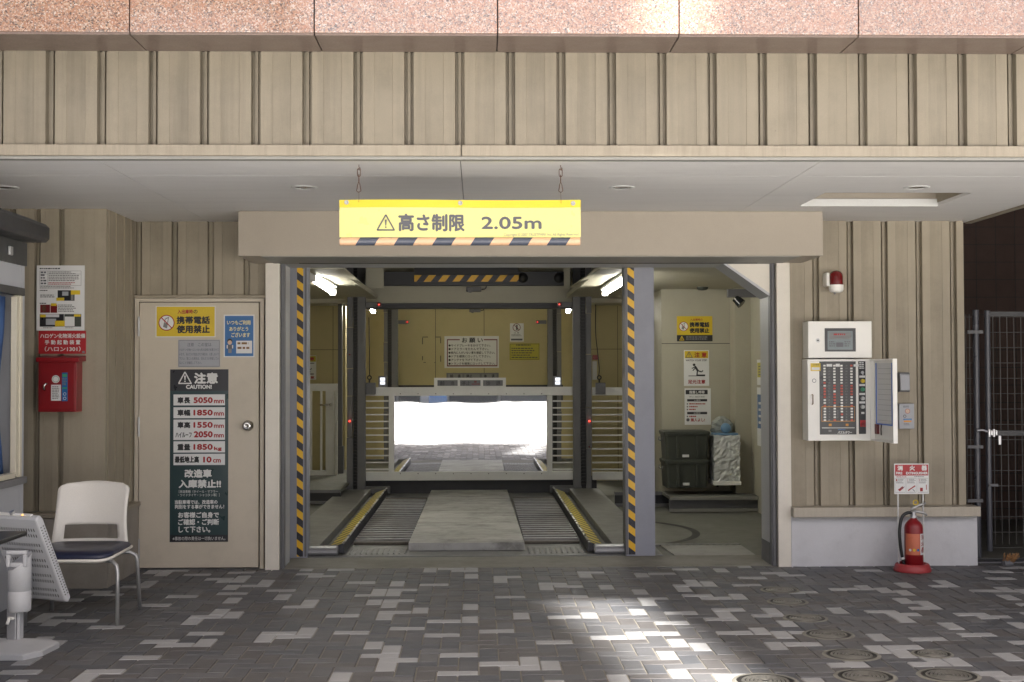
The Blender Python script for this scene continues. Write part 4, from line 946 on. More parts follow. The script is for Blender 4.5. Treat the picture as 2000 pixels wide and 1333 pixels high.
for i, (a, m) in enumerate(((-40, 'sign_white'), (-16, 'yellow_sign'), (8, 'blue_sign'))):
    aa = math.radians(a); c = Vector((ex+(R_+.001)*math.sin(aa), ey-(R_+.001)*math.cos(aa), lz0+.035)); tv = Vector((math.cos(aa), math.sin(aa), 0))
    MB().add([c+(tv*math.cos(k*math.pi/8)+Vector((0, 0, 1))*math.sin(k*math.pi/8))*.0095+Vector((math.sin(aa), -math.cos(aa), 0))*.0008 for k in range(16)], [tuple(range(16))]).build('class_mark', m, t)

# ================================================================== RIGHT ALLEY
t = thing('brick_neighbor_wall', 'dark brown tiled wall deep in the alley at the right edge', 'wall', (5, 12.5, 0))
MB().box(3.2, 8, 12.5, 12.7, 0, 5).build('tile_face', 'brick_dark', t)
mb = MB()
for i in range(18): mb.box(3.3, 7, 12.497, 12.4995, .1+i*.17, .106+i*.17)
for i in range(20): mb.box(3.3+i*.19, 3.306+i*.19, 12.4965, 12.499, 0, 3.3)
mb.build('tile_joint', 'slot_dark', t)
MB().box(5.4, 5.6, 8.2, 12.4, 0, 5).build('return_wall', 'brick_dark', t)
YA = 9.95
t = thing('mesh_gate', 'black wire mesh gate with round posts across the dark alley', 'gate', (4.1, YA, 0))
gz1 = onY(1910, 607, YA).z
for px, r_ in ((1907.5, .024), (1930, .022)):
    x = onY(px, 800, YA).x; MB().cyl((x, YA, 0 if px < 1910 else .05), (x, YA, gz1+(.005 if px < 1910 else .0)), r_, n=14).build('post', 'pole_black', t)
xg = onY(1941, 800, YA).x
mb = MB()
for i in range(14): x = xg+i*.0545; mb.cyl((x, YA, .1), (x, YA, gz1-.03), .0026, n=6, caps=False)
for i in range(16): z = gz1-.05-i*.118; mb.cyl((xg-.05, YA, z), (xg+.75, YA, z), .0026, n=6, caps=False)
x1_ = onY(1888, 800, YA).x
for i in range(3): mb.cyl((x1_+i*.028, YA, .1), (x1_+i*.028, YA, gz1-.03), .0026, n=6, caps=False)
for i in range(16): z = gz1-.05-i*.118; mb.cyl((x1_, YA, z), (x1_+.07, YA, z), .0026, n=6, caps=False)
mb.build('wire_mesh', 'wire', t)
MB().box(xg-.04, xg+.8, YA-.02, YA+.02, gz1-.045, gz1-.01).build('rail', 'mesh_black', t); MB().box(xg-.02, xg+.8, YA-.035, YA-.005, onY(1960, 851, YA).z, onY(1960, 841, YA).z).build('latch_bar', 'mesh_black', t)
mb = MB()
for py in (649, 873, 978): p = onY(1895, py, YA-.02); mb.box(p.x-.03, p.x+.09, YA-.045, YA-.03, p.z-.012, p.z+.012)
mb.build_split('bracket', 'gray_steel', t)
p = onY(1938, 846, YA-.05); mb = MB()
for a in range(4): mb.box(p.x-.035+a*.018, p.x-.021+a*.018, YA-.07, YA-.05, p.z-.03+(a % 2)*.012, p.z+.03-(a % 2)*.01)
mb.tube([(p.x-.03, YA-.06, p.z+.01), (p.x-.08, YA-.06, p.z+.022), (p.x-.12, YA-.055, p.z+.02)], .009, 8); mb.box(p.x+.045, p.x+.065, YA-.06, YA-.045, p.z-.09, p.z-.02); mb.build('latch', 'silver', t, .002)
p = onY(1938, 948, YA-.03); MB().box(p.x-.03, p.x+.04, YA-.05, YA-.03, p.z-.010, p.z+.010).build('lower_latch', 'gray_steel', t, .002)
t = thing('drain_grate', 'small dark steel drain grating at the foot of the alley gate', 'drain', (4.05, 9.72, 0))
mb = MB(); mb.box(3.70, 4.35, 9.64, 9.655, .0, .012).box(3.70, 4.35, 9.80, 9.815, .0, .012)
for i in range(44): mb.box(3.70+i*.015, 3.705+i*.015, 9.656, 9.799, .0, .011)
mb.build('grating', 'gray_steel', t)
p = onZ(1968, 1108, 0)
t = thing('hand_brush', 'small worn brush with brown bristles lying by the mesh gate', 'brush', (p.x, p.y, 0))
MB().cyl((p.x-.03, p.y, .022), (p.x+.035, p.y+.02, .03), .022, .026, 12).build('brush_head', 'gray_steel', t)
mb = MB(); rr = random.Random(3)
for i in range(60):
    a, b = rr.uniform(-.03, .05), rr.uniform(-.015, .015); mb.tube([(p.x+a, p.y+b+.01, .03), (p.x+a*1.4+.02+rr.uniform(-.01, .01), p.y+b, .085+rr.uniform(-.012, .018))], .0022, 4)
mb.build('bristles', 'rope_brown', t)

# ================================================================== MANHOLES
pts = [((1523, 1153), .098, 'worn'), ((1538, 1176), .098, 'worn'), ((1573, 1208), .10, 'worn'), ((1618, 1240), .108, ''), ((1663, 1280), .112, ''), ((1821, 1278), .08, 'worn'), ((1690, 1322), .113, ''), ((1853, 1320), .113, ''), ((1495, 1331), .118, '')]
labs = ['round iron drain lid nearest the parking entrance', 'second round iron drain lid from the parking entrance, close behind the first', 'worn round iron drain lid third from the entrance in the long row', 'dark round drain lid with clear rings in the middle of the row',
        'round drain lid with clear rings just left of the small faint lid', 'small faint round lid set apart to the right of the row', 'round drain lid at the bottom edge, between two other lids', 'rightmost round drain lid at the bottom edge', 'round drain lid in the sun patch at the bottom edge']
proto = None
for ((px, py), r_, kd), lb in zip(pts, labs):
    p = onZ(px, py, 0)
    if proto is None:
        proto = thing('round_drain', lb, 'drain', (p.x, p.y, 0), 'round iron drain lids in the paving'); R0 = r_
        MB().lathe((p.x, p.y, 0), [(r_+.012, .0002), (r_+.010, .0036), (r_+.002, .004), (r_, .002), (.001, .002)], 40).build('frame', 'iron', proto)
        MB().lathe((p.x, p.y, 0), [(r_+.030, .0), (r_+.027, .0032), (r_+.0125, .0034)], 40).build('mortar_collar', 'apron_concrete', proto)
        mb = MB()
        for q in (.93, .76, .60, .44, .28): mb.lathe((p.x, p.y, 0), [(r_*q, .002), (r_*q-.003, .0062), (r_*q-.009, .0062), (r_*q-.012, .002)], 40)
        for a in range(24):
            for q in (.85, .68): mb.cyl((p.x+r_*(q-.005)*math.cos(a*.2618), p.y+r_*(q-.005)*math.sin(a*.2618), .002), (p.x+r_*(q-.005)*math.cos(a*.2618), p.y+r_*(q-.005)*math.sin(a*.2618), .0055), .0035, n=6)
        mb.build('ring_tread', 'iron_worn', proto)
    else:
        c = dup(proto, (p.x, p.y, 0), lb); k = r_/R0; c.scale = (k, k, 1)

# ================================================================== INSIDE THE BAY
# posts with hazard tape
for lb, X0, X1, ta, tb, sh in (('grey post with hazard tape at the left of the bay entrance', -1.56, onY(600, 800, 10.15).x, onY(580, 800, 10.15).x, onY(592, 800, 10.15).x, 1), ('wide grey post with hazard tape at the right of the bay entrance', onY(1221.5, 800, 10.15).x, onY(1278.5, 800, 10.15).x, onY(1226.5, 800, 10.15).x, onY(1239.5, 800, 10.15).x, 0)):
    t = thing('entrance_post', lb, 'post', ((X0+X1)/2, 10.15, 0), 'taped entrance posts')
    MB().box(X0, X1, 10.15, 10.32, -.008, 2.7).build('post_body', 'post_gray', t, .004)
    MB().box(ta, tb, 10.147, 10.1497, .012, 2.7).build('hazard_tape', 'hazard', t)
    if sh: MB().box(tb+.012, X1-.004, 10.143, 10.33, .012, 2.7).build('edge_strip', 'gray_steel', t, .002)
    else: MB().box(X0-.004, ta-.004, 10.143, 10.33, .012, 2.7).build('edge_strip', 'gray_steel', t, .002)
# car pallet
CXP = -.095
t = thing('car_pallet', 'steel car pallet with a raised worn centre plate and striped kerbs', 'car pallet', (CXP, 12.8, 0))
MB().box(-1.62, 1.44, 10.2, 16.5, -.009, .004).build('base_plate', 'deck_steel', t)
MB().prism_z([(-.56, 10.49), (.368, 10.49), (.335, 15.17), (-.545, 15.17)], .005, .068).build('centre_plate', 'plate_steel', t, .004)
mb = MB()
for k_ in (.30, .52, .77): yy = 10.49+4.68*k_; mb.box(-.545, .34, yy, yy+.006, .0682, .0686)
mb.build('plate_seam', 'old_steel', t)
for sx in (-1, 1):
    def X(d): return CXP+sx*d
    def bx(mb, a, b, *r): return mb.box(min(X(a), X(b)), max(X(a), X(b)), *r)
    bx(MB(), 1.15, 1.50 if sx < 0 else 1.49, 10.30, 15.2, .005, .078).build('side_deck', 'deck_steel', t, .004)
    # rounded nose in front of the deck
    nose = MB(); prof = [(10.22, .005), (10.20, .03), (10.215, .062), (10.25, .078), (10.299, .081), (10.299, .005)]
    nose.prism_x(prof, min(X(1.0), X(1.47)), max(X(1.0), X(1.47))); nose.build('deck_nose', 'nose_steel', t, .012)
    nose = MB(); nose.prism_x([(a+5.02, b+.02) for a, b in [(10.28, -.015), (10.20, .0), (10.205, .062), (10.25, .085), (10.30, .085)]], min(X(.93), X(1.3)), max(X(.93), X(1.3))); nose.build('rear_nose', 'gray_steel', t, .012)
    kb = MB(); v = [(X(1.09), .045), (X(.975), .088), (X(.962), .088), (X(.955), .012)]
    kb.prism([(a, b) for a, b in v], 10.30, 15.2).build('kerb', 'dark_steel', t)
    mb = MB(); a0, a1 = X(1.086), X(.980); mb.quad((a0, 10.34, .0485), (a1, 10.34, .0885), (a1, 15.1, .0885), (a0, 15.1, .0485)); mb.build('kerb_stripe', 'kerb_stripe', t)
    bx(MB(), .958, .974, 10.30, 15.2, .0885, .097).build('kerb_edge', 'bright_steel', t, .001)
    mb = MB(); xa, xb = X(.475), X(.935); xa, xb = min(xa, xb), max(xa, xb)
    MB().box(xa, xb, 10.94, 14.54, .0042, .0055).build('track_bed', 'dark_steel', t); n = 22
    for i in range(n):
        y = 10.95+i*(3.55/n); mb.prism_x([(y, .0056), (y+.01, .040), (y+.07, .040), (y+.08, .0056)], xa, xb)
    mb.build('ribbed_track', 'rib_steel', t)
    mb = MB(); mb.box(xa, xb, 10.86, 10.93, .005, .026).box(xa, xb, 14.55, 14.62, .005, .035); mb.build_split('track_stop', 'old_steel', t, .004)
    mb = MB()
    for i in range(11): x = xa+.01+i*(xb-xa-.03)/10; mb.prism([(x, .0045), (x+.011, .013), (x+.022, .0045)], 10.30, 10.62)
    mb.build('front_tread', 'deck_steel', t)
# lift columns and chains
def lift(Y, pxs, lb, base, top):
    a, b, c, d = pxs      # strip outer, chain outer, column outer, column inner in pixels at this Y
    t_ = thing('lift_column', lb, 'lift column', (onY((c+d)/2, 800, Y).x, Y, base), 'lift columns with black chains')
    f = lambda p, q: tuple(sorted((onY(p, 800, Y).x, onY(q, 800, Y).x)))
    x0, x1 = f(c, d); MB().box(x0, x1, Y, Y+.12, base, top).build('column', 'gray_steel', t_, .003)
    x0, x1 = f(a, b); m = MB(); z = base
    while z < top-.3:
        h = random.choice((.32, .48, .62)); m.box(x0+random.choice((0, .006)), x1-random.choice((0, .006)), Y+random.choice((0, .01)), Y+.1, z, min(z+h-.006, top)); z += h
    m.build('cable_duct', 'gray_steel', t_, .002)
    x0, x1 = f(b, c); m = MB().box(x0, x1, Y+.05, Y+.08, base, top)
    z = base
    while z < top: m.box(x0+.006, x1-.006, Y+.02, Y+.049, z, z+.026); z += .04
    m.build('chain', 'chain_black', t_)
    return t_
lift(15.22, (677, 689, 698, 713), 'front left lift column with black chain, beside the barred service gate', .06, 3.3)
lift(15.22, (1156, 1145, 1134, 1120), 'front right lift column with black chain, beside the hoist cable', .06, 3.3)
lift(21.0, (749, 757, 765, 777), 'rear left lift column with black chain near the back wall', 0, 3.0)
lift(21.0, (1097, 1088, 1080, 1070), 'rear right lift column with black chain near the back wall', 0, 3.0)
# top beam with hazard board
Yt = 15.1
r = rectY((716, 531, 1118, 558), Yt)
t = thing('lift_beam', 'dark steel cross beam with a hazard striped strip below the lintel', 'beam', (0, Yt, r[2]))
MB().box(r[0]+.02, r[1]-.02, Yt, Yt+.1, r[2], r[3]).build('beam', 'dark_steel', t, .004)
r2 = rectY((809, 538, 1013, 550.5), Yt-.04); MB().box(r2[0], r2[1], Yt-.05, Yt-.003, r2[2], r2[3]).build('hazard_strip', 'hazard_board', t)
r3 = rectY((809, 520, 1013, 537), Yt-.04); MB().box(r3[0], r3[1], Yt-.05, Yt-.003, r3[2], r3[3]).build('strip_backing', 'chain_black', t)
mb = MB()
for px in (741, 1021, 1092): c = onY(px, 543, Yt); lathe_y(mb, (c.x, Yt, c.z), [(.06, 0), (.06, .004), (.001, .004)])
mb.build_split('roller_hole', 'chain_black', t)
# slanted light coves with tubes
for sx, px in ((-1, ((594, 525), (672, 525), (716, 563), (655, 561))), (1, ((1222, 525), (1172, 525), (1112, 563), (1168, 561)))):
    pa = [onY(px[0][0], px[0][1], 10.4), onY(px[1][0], px[1][1], 10.4), onY(px[2][0], px[2][1], 14.6), onY(px[3][0], px[3][1], 14.6)]
    t = thing('light_cove', 'pale sheet metal cove with a tube above the %s side deck' % ('left' if sx < 0 else 'right'), 'light cove', ((pa[0].x+pa[2].x)/2, 12.5, pa[0].z), 'sheet metal light coves')
    up = Vector((0, 0, .012)); v = [tuple(q) for q in pa]+[tuple(q+up) for q in pa]
    MB().add(v, [(0, 1, 2, 3), (7, 6, 5, 4), (0, 1, 5, 4), (1, 2, 6, 5), (2, 3, 7, 6), (3, 0, 4, 7)]).build('cove_sheet', 'cream_wall', t)
    MB().box(min(pa[1].x, pa[2].x)-.01, max(pa[1].x, pa[2].x)+.01, 14.62, 14.64, pa[2].z-.0, pa[2].z+.25).build('cove_end', 'cream_wall', t)
tubes = [((611, 545), (650, 571), -1.45), ((1222, 548), (1182, 572), 1.30), ((-1.46, 17.45, 2.29), (-1.46, 18.2, 2.285), -1.46), ((1.26, 17.45, 2.29), (1.26, 18.2, 2.285), 1.26)]
for (a, b, X_), lb in zip(tubes, ('lit fluorescent tube above the left side deck', 'lit fluorescent tube beside the right taped post', 'small lit tube far back behind the left lift column', 'small lit tube far back behind the right lift column')):
    A, Bp = (onX(a[0], a[1], X_), onX(b[0], b[1], X_)) if len(a) == 2 else (Vector(a), Vector(b))
    t = thing('fluorescent_lamp', lb, 'lamp', (X_, (A.y+Bp.y)/2, A.z), 'fluorescent lamps of the bay')
    dz = Vector((0, 0, 0))
    MB().cyl(A, Bp, .026 if A.y < 15 else .018, n=12).build('tube', 'tube_light' if A.y < 15 else 'rear_tube_light', t)
    MB().box(X_-.04, X_+.04, A.y-.05, Bp.y+.05, max(A.z, Bp.z)+.03, max(A.z, Bp.z)+.055).box(X_-.03, X_+.03, A.y-.06, A.y-.005, A.z-.03, A.z+.03).box(X_-.03, X_+.03, Bp.y+.005, Bp.y+.04, Bp.z-.03, Bp.z+.03).build('housing', 'white_paint', t)
# gate with mirror
YGt = 15.40
t = thing('car_gate', 'white barred car gate holding a wide mirror panel', 'gate', (-.1, YGt, .2))
def gb(mb, box, y0=YGt, y1=YGt+.05):
    x0, x1, z0, z1 = rectY(box, YGt); return mb.box(x0, x1, y0, y1, z0, z1)
gb(MB(), (705, 757, 1123, 772.5)).build('top_rail', 'rail_white', t, .003)
gb(MB(), (712, 922.5, 1123, 937.5)).build('bottom_rail', 'rail_white', t, .003)
for b in ((759, 773, 769.5, 922), (1068.5, 773, 1079, 922)): gb(MB(), b).build('stile', 'rail_white', t, .002)
gb(MB(), (770, 773, 1068, 922), YGt+.02, YGt+.025).build('mirror', 'mirror', t)
for (a, c) in ((713, 758.5), (1079.5, 1122)):
    for i in range(11): gb(MB(), (a, 782.5+i*13.35, c, 785+i*13.35), YGt+.015, YGt+.03).build('bar', 'rail_white', t)
mb = MB()
for i in range(9):
    for py in (769.5, 925.5): c = onY(782+i*34.5, py, YGt); mb.disc((c.x, YGt-.0008, c.z), .006, 8)
mb.build_split('screw', 'slot_dark', t)
s = Sign('drive_signal', 'three-window drive signal box on top of the mirror gate', 'signal', (848, 738.5, 988, 757), YGt, 'rail_white', .03, board='housing')
for a, b in ((854.5, 894), (898.5, 938.5), (943.5, 982)): s.rect((a, 743, b, 754), 'gray_steel', 'window', 1)
for tx, b in (('前', (859.5, 744.5, 868.5, 753.5)), ('進', (879.5, 744.5, 888, 753.5)), ('停止', (900.5, 744.5, 919, 753.5)), ('後', (949, 744, 958.5, 753.5)), ('退', (968, 744, 977.5, 753.5))): s.text(tx, b, 'panel_black')
s.rect((926, 744, 931, 748), 'red_dark', 'marker', 2); s.rect((921, 749.5, 937, 751.5), 'red_dark', 'marker', 2)
s.done()
s = Sign('rear_drive_signal', 'dim signal box on the back wall under the request sign', 'signal', (872, 729, 974, 747), YB-.002, 'gray_steel', .03, board='housing')
for a, b in ((875, 903), (907, 937), (941, 970)): s.rect((a, 731, b, 746), 'faint_ink', 'window', 1)
for tx, b in (('前', (879, 731.5, 885.5, 739)), ('進', (894, 731.5, 900, 739)), ('停止', (910.5, 731.5, 922.5, 739)), ('後', (945, 731.5, 951, 739)), ('退', (960, 731.5, 966, 739))): s.text(tx, b, 'panel_black')
s.done()
t = thing('rail_fence', 'white horizontal rail fence beyond the right taped post', 'fence', (1.5, YGt, .2))
gb(MB(), (1157, 757, 1240, 772.5)).build('top_rail', 'rail_white', t, .003); gb(MB(), (1157, 922.5, 1240, 937.5)).build('bottom_rail', 'rail_white', t, .003)
for i in range(11): gb(MB(), (1157, 782.5+i*13.35, 1240, 785+i*13.35), YGt+.015, YGt+.03).build('bar', 'rail_white', t)
# service gate on the left
Ys = 16.3
t = thing('service_gate', 'white barred pedestrian gate with a lever handle behind the left post', 'gate', (-1.95, Ys, lz))
def gs(mb, box, y0=Ys, y1=Ys+.04):
    x0, x1, z0, z1 = rectY(box, Ys); return mb.box(x0, x1, y0, y1, z0, z1)
gs(MB(), (560, 750, 659, 764)).build('top_rail', 'rail_white', t, .002); gs(MB(), (560, 920, 636, 933)).build('bottom_rail', 'rail_white', t, .002)
gs(MB(), (636, 764, 652, 934)).build('stile', 'rail_white', t, .002); gs(MB(), (653, 752, 659, 953), Ys+.01).build('gate_post', 'rail_white', t, .002)
for px in (588, 607, 627): gs(MB(), (px-2, 764, px+2, 920), Ys+.01, Ys+.03).build('bar', 'rail_white', t)
c = onY(645, 791, Ys-.05); MB().cyl((c.x, Ys, c.z), (c.x, Ys-.05, c.z), .018).tube([(c.x, Ys-.05, c.z), (c.x-.13, Ys-.05, c.z-.002)], .010, 8).build('lever_handle', 'chrome', t)
c = onY(666, 760, 16.6); t = thing('side_stanchion', 'slim grey steel stanchion right of the barred service gate', 'post', (c.x, 16.6, 0))
x0, x1 = onY(660, 700, 16.6).x, onY(668, 700, 16.6).x; MB().box(x0, x1, 16.6, 16.68, .157, 2.3).build('shaft', 'gray_steel', t, .003); MB().box(x0-.02, x1+.02, 16.58, 16.7, .157, .5).build('foot_sleeve', 'gray_steel', t, .003)
# sensors with red lights, lamp boxes, cameras
def sensor(Y, px, py, sx, lb, L=26):
    c = onY(px, py, Y); c2 = onY(px-sx*L, py, Y)
    t_ = thing('sensor_arm', lb, 'sensor', (c2.x, Y, c2.z), 'sensor arms with red lights')
    MB().box(min(c.x, c2.x), max(c.x, c2.x), Y, Y+.05, c.z-.03, c.z+.03).build('arm', 'gray_steel', t_, .003)
    MB().box(c.x-.025, c.x+.025, Y-.02, Y-.0005, c.z-.025, c.z+.025).build('sensor_head', 'red_dark', t_, .004)
    lathe_y(m := MB(), (c.x, Y-.0205, c.z), [(.007, 0), (.006, .004), (.001, .006)]); m.build('red_light', 'led_red', t_)
sensor(15.25, 740.5, 595.5, 1, 'red-lit sensor arm on the front left lift column'); sensor(15.25, 1092.5, 595, -1, 'red-lit sensor arm on the front right lift column')
sensor(21.05, 795.5, 629.5, 1, 'red-lit sensor arm on the rear left lift column', 18); sensor(21.05, 1049.5, 629.5, -1, 'red-lit sensor arm on the rear right lift column', 18)
for px, sx in ((683, -1), (1151, 1)):
    for py in ((693, 823) if sx < 0 else (823, 873)):
        c = onY(px, py, 15.2); lathe_y(m := MB(), (c.x, 15.195, c.z), [(.011, 0), (.010, .004), (.006, .007), (.001, .008)])
        tag(m.build('photo_sensor', 'led_red' if py == 823 else 'red_dark', at=(c.x, 15.195, c.z)), {(-1, 693): 'unlit round eye sensor high on the front left cable duct', (-1, 823): 'glowing red eye sensor on the front left cable duct', (1, 823): 'glowing red eye sensor on the front right cable duct', (1, 873): 'dark red eye sensor lower on the front right cable duct'}[(sx, py)], 'sensor', 'round eye sensors on the ducts')
for px, lb in ((747, 'grey box with two white lamps, above the left end of the gate'), (1089, 'grey box with two white lamps, above the right end of the gate')):
    r = rectY((px-8, 735, px+8, 758), 15.5)
    t = thing('twin_lamp_box', lb, 'lamp box', ((r[0]+r[1])/2, 15.5, r[2]), 'twin lamp boxes')
    MB().box(r[0], r[1], 15.5, 15.58, r[2], r[3]).build('box', 'gray_steel', t, .003)
    m = MB()
    for py in (738, 745.5):
        q = rectY((px-4.5, py, px+5, py+6), 15.5); m.box(q[0], q[1], 15.488, 15.4995, q[2], q[3])
    m.build_split('lamp', 'lamp_white', t, .003)
for px, py, Y, lb in ((927, 566, 15.5, 'grey camera under the front beam in the middle of the bay'), (929, 607, 20.9, 'dim grey camera near the top of the back wall')):
    c = onY(px, py, Y)
    t = thing('camera_unit', lb, 'camera', tuple(c), 'bay cameras')
    MB().box(c.x-.10, c.x+.08, Y-.06, Y+.06, c.z-.025, c.z+.03).cyl((c.x-.05, Y-.06, c.z-.01), (c.x-.05, Y-.10, c.z-.015), .03).build('housing', 'gray_steel', t, .006)
    MB().tube([(c.x+.08, Y, c.z), (c.x+.12, Y, c.z+.005), (c.x+.14, Y, c.z+.03), (c.x+.13, Y, c.z+.07)], .008, 6).build('cable', 'chain_black', t)
# hoist boxes with hooks
for px, py, lb, c_ in ((723, 757, 'grey counterweight box on a hook at the left end of the gate', 1), (1173, 757, 'grey counterweight box on a hook and cable at the right fence', -1)):
    Y = 15.3; r = rectY((px-9, 748, px+10, 771), Y)
    t = thing('hook_box', lb, 'counterweight', ((r[0]+r[1])/2, Y, r[2]), 'hook boxes')
    MB().box(r[0], r[1], Y, Y+.08, r[2], r[3]).build('box', 'gray_steel', t, .003)
    c = onY(px-2, 738, Y); m = MB(); m.tube([(c.x+.022*math.cos(a), Y+.04, c.z+.022*math.sin(a)) for a in [i*math.pi/6 for i in range(12)]], .008, 6, closed=True); m.cyl((c.x, Y+.04, r[3]-.002), (c.x, Y+.04, c.z-.02), .010); m.build('hook', 'chain_black', t)
    if c_ < 0:
        P = [onY(a, b, Y) for a, b in ((1164, 595), (1164, 650), (1168, 690), (1171, 720), (1170, 734))]
    else: P = [onY(a, b, Y) for a, b in ((720, 620), (720.5, 660), (721, 700), (721, 734))]
    MB().tube(smooth([(p.x, Y+.04, p.z) for p in P]), .006, 6).build('cable', 'chain_black', t)
# back wall signs
YBs = YB-.004
s = Sign('request_sign', 'white request sign with a red border on the back wall', 'sign', (868, 657, 974.5, 719), YBs, 'sign_white', .004)
for b in ((873, 663, 898, 665), (945, 663, 971.5, 665), (873, 714, 971.5, 716), (873, 665, 874.8, 714), (969.8, 665, 971.5, 714)): s.rect(b, 'red_dark', 'border')
s.text('お 願 い', (902, 660, 943, 670), bold=.03)
for i, tx in enumerate(('●サイドブレーキをかけて下さい。', '●ドアミラーをたたんで下さい。', '●車内に人がいない事を確認して下さい。', '●ドアを確実にロックして下さい。', '●アンテナを下げて下さい。', '●トランクを確実にロックして下さい。')):
    s.text(tx, (876, 672.6+i*7.1, (958, 954, 967, 958, 942, 967)[i], 677.6+i*7.1), bold=.02)
s.done()
s = Sign('no_entry_notice', 'small white notice with a crossed-out walker on the back wall', 'notice', (996, 632, 1023, 667.5), YBs, 'sign_white', .003)
s.disc(1009, 640, 7.8, 'red_dark', 'ban_circle', 1); s.disc(1009, 640, 6.6, 'sign_white', 'ban_circle', 1.6); s.disc(1009.5, 636.5, 1.6, 'black_ink', 'walker', 2); s.rect((1008, 638, 1011, 645), 'black_ink', 'walker', 2); s.line((1004, 635), (1014, 645), 1.2, 'red_dark', 'ban_circle', 3)
s.text('注 意', (1003.5, 649, 1014, 652), bold=0); s.scrib((999, 653.5, 1019, 658), 2); s.rect((998, 662, 1020.5, 665.5), 'gray_ink', 'print'); s.done()
s = Sign('yellow_notice', 'yellow text notice right of the request sign on the back wall', 'notice', (995, 671, 1054, 703.5), YBs, 'yellow_dull', .003)
s.frame((996, 672, 1053, 702.5), .7, 'olive_plastic'); s.scrib((1008, 673.5, 1042, 677), 1, 'olive_plastic'); s.scrib((999, 680, 1051, 702), 5, 'olive_plastic', fill=.4); s.done()
m = MB()
for (a, b, c, d) in ((825, 658, 836, 659.5), (850, 658, 861, 659.5), (824.5, 660, 826, 673), (860, 660, 861.5, 671), (824.5, 696, 826, 704), (860, 695, 861.5, 707), (827, 708, 832, 709), (848, 708, 851, 709)):
    q = rectY((a, b, c, d), YB); m.quad((q[0], YB-.002, q[2]), (q[1], YB-.002, q[2]), (q[1], YB-.002, q[3]), (q[0], YB-.002, q[3]))
tag(m.build('tape_residue', 'olive_plastic', at=(onY(843, 709, YB).x, YB, onY(843, 709, YB).z)), 'square outline of old dark tape left of the request sign', 'tape mark')
# right bay signs
YR = 13.898
s = Sign('phone_ban_sign', 'yellow no-phone sign with a black foot on the right bay wall', 'sign', (1322, 618, 1391.5, 667), YR, 'yellow_sign', .003)
s.rect((1322, 655, 1391.5, 667), 'panel_black', 'black_foot', 1); s.text('入出庫時の', (1348, 622.5, 1372, 627), 'red_ink', bold=.02)
s.text('携帯電話', (1346.5, 629.5, 1385.5, 639.5), bold=.05); s.text('使用禁止', (1346.5, 641, 1385.5, 651), bold=.05)
s.disc(1335, 638, 9.4, 'red_ink', 'ban_circle', 1.4); s.disc(1335, 638, 8.2, 'sign_white', 'ban_disc', 2); phone(s, 1335, 638, .6)
s.warn((1327, 657, 1336, 665.5), 'yellow_sign', wpx=1.2); s.scrib((1340, 657.5, 1386, 665.5), 2, 'faint_ink', fill=.6); s.done()
s = Sign('watch_step_sign', 'white and yellow watch-your-step sign with a stumbling figure', 'sign', (1335.5, 684.5, 1385, 754), YR, 'sign_white', .003)
s.rect((1337, 686, 1383, 700), 'yellow_sign', 'yellow_band', 1); s.warn((1339, 687.5, 1352.5, 699.5), 'gray_ink', wpx=1.1); s.text('注 意', (1356, 688.5, 1380, 698.5), 'red_ink'); s.text('WATCH YOUR STEP!', (1339, 702.5, 1380.5, 706), bold=.02)
s.disc(1355.5, 713, 2.6, 'black_ink', 'figure'); 
for a, b, w_ in (((1357, 715.5), (1363, 725), 4), ((1358, 717), (1351, 720), 1.8), ((1358, 719), (1353, 724.5), 1.8), ((1362, 724), (1370, 727), 2.4), ((1362, 724), (1361, 734), 2.4), ((1370, 727), (1373, 724), 2.0)): s.line(a, b, w_, 'black_ink', 'figure', 2+random.random()*.3)
s.rect((1344.5, 734, 1362, 735.3), 'black_ink', 'step', 2); s.rect((1362, 732, 1377, 735.3), 'black_ink', 'step', 2); s.text('足元注意', (1343.5, 742, 1377.5, 750), 'red_ink'); s.done()
s = Sign('pointing_check_sign', 'white check-list sign with black title bars under the step sign', 'sign', (1337, 759, 1388.5, 830), YR, 'sign_white', .003)
s.rect((1339, 762, 1382, 770.5), 'panel_black', 'title_bar', 1); s.text('指差し呼称', (1346, 763.3, 1376, 769.4), 'white_ink'); s.text('声だし確認の実践', (1346, 774, 1376, 777), bold=0)
for y, tx in ((780, '入庫時'), (805, '出庫時')): s.rect((1342, y, 1381, y+4.5), 'panel_black', 'title_bar', 1); s.text(tx, (1355, y+.8, 1368, y+3.7), 'white_ink', bold=0)
for y, e in ((788, 1381), (793.5, 1366), (799, 1361), (812.5, 1362)): s.disc(1342.5, y+1.3, 1.4, 'gray_ink', 'bullet'); s.scrib((1346, y, e, y+2.6), 1, 'red_ink', fill=.9)
s.disc(1343.5, 820.5, 3.2, 'gray_ink', 'bullet'); s.text('無人よし!', (1349, 817, 1376.5, 824), 'red_ink'); s.done()
# posters on the right inner wall
XRw = 2.8585
for (a, b, y0, y1), m1, lb in (((1479, 1489, 703, 752), 'yellow_dull', 'white and yellow notice high on the right inner wall'), ((1479, 1489, 757, 870), 'blue_sign', 'blue notice low on the right inner wall')):
    P = onX(a, y0, XRw); Q = onX(a, y1, XRw); yfar = P.y; 
    t = thing('side_notice', lb, 'notice', (XRw, yfar-.2, Q.z), 'notices on the right inner wall')
    MB().box(XRw-.003, XRw, yfar-.45, yfar, Q.z, P.z).build('sheet', 'sign_white', t); h = P.z-Q.z
    MB().box(XRw-.0042, XRw-.0032, yfar-.43, yfar-.02, Q.z+h*.3, P.z-h*.12).build('print', m1, t)
    m = MB()
    for i in range(4): m.box(XRw-.0055, XRw-.0045, yfar-.38, yfar-.08, Q.z+h*(.38+.11*i), Q.z+h*(.42+.11*i))
    m.build('print_line', 'gray_ink' if m1 != 'blue_sign' else 'white_ink', t)
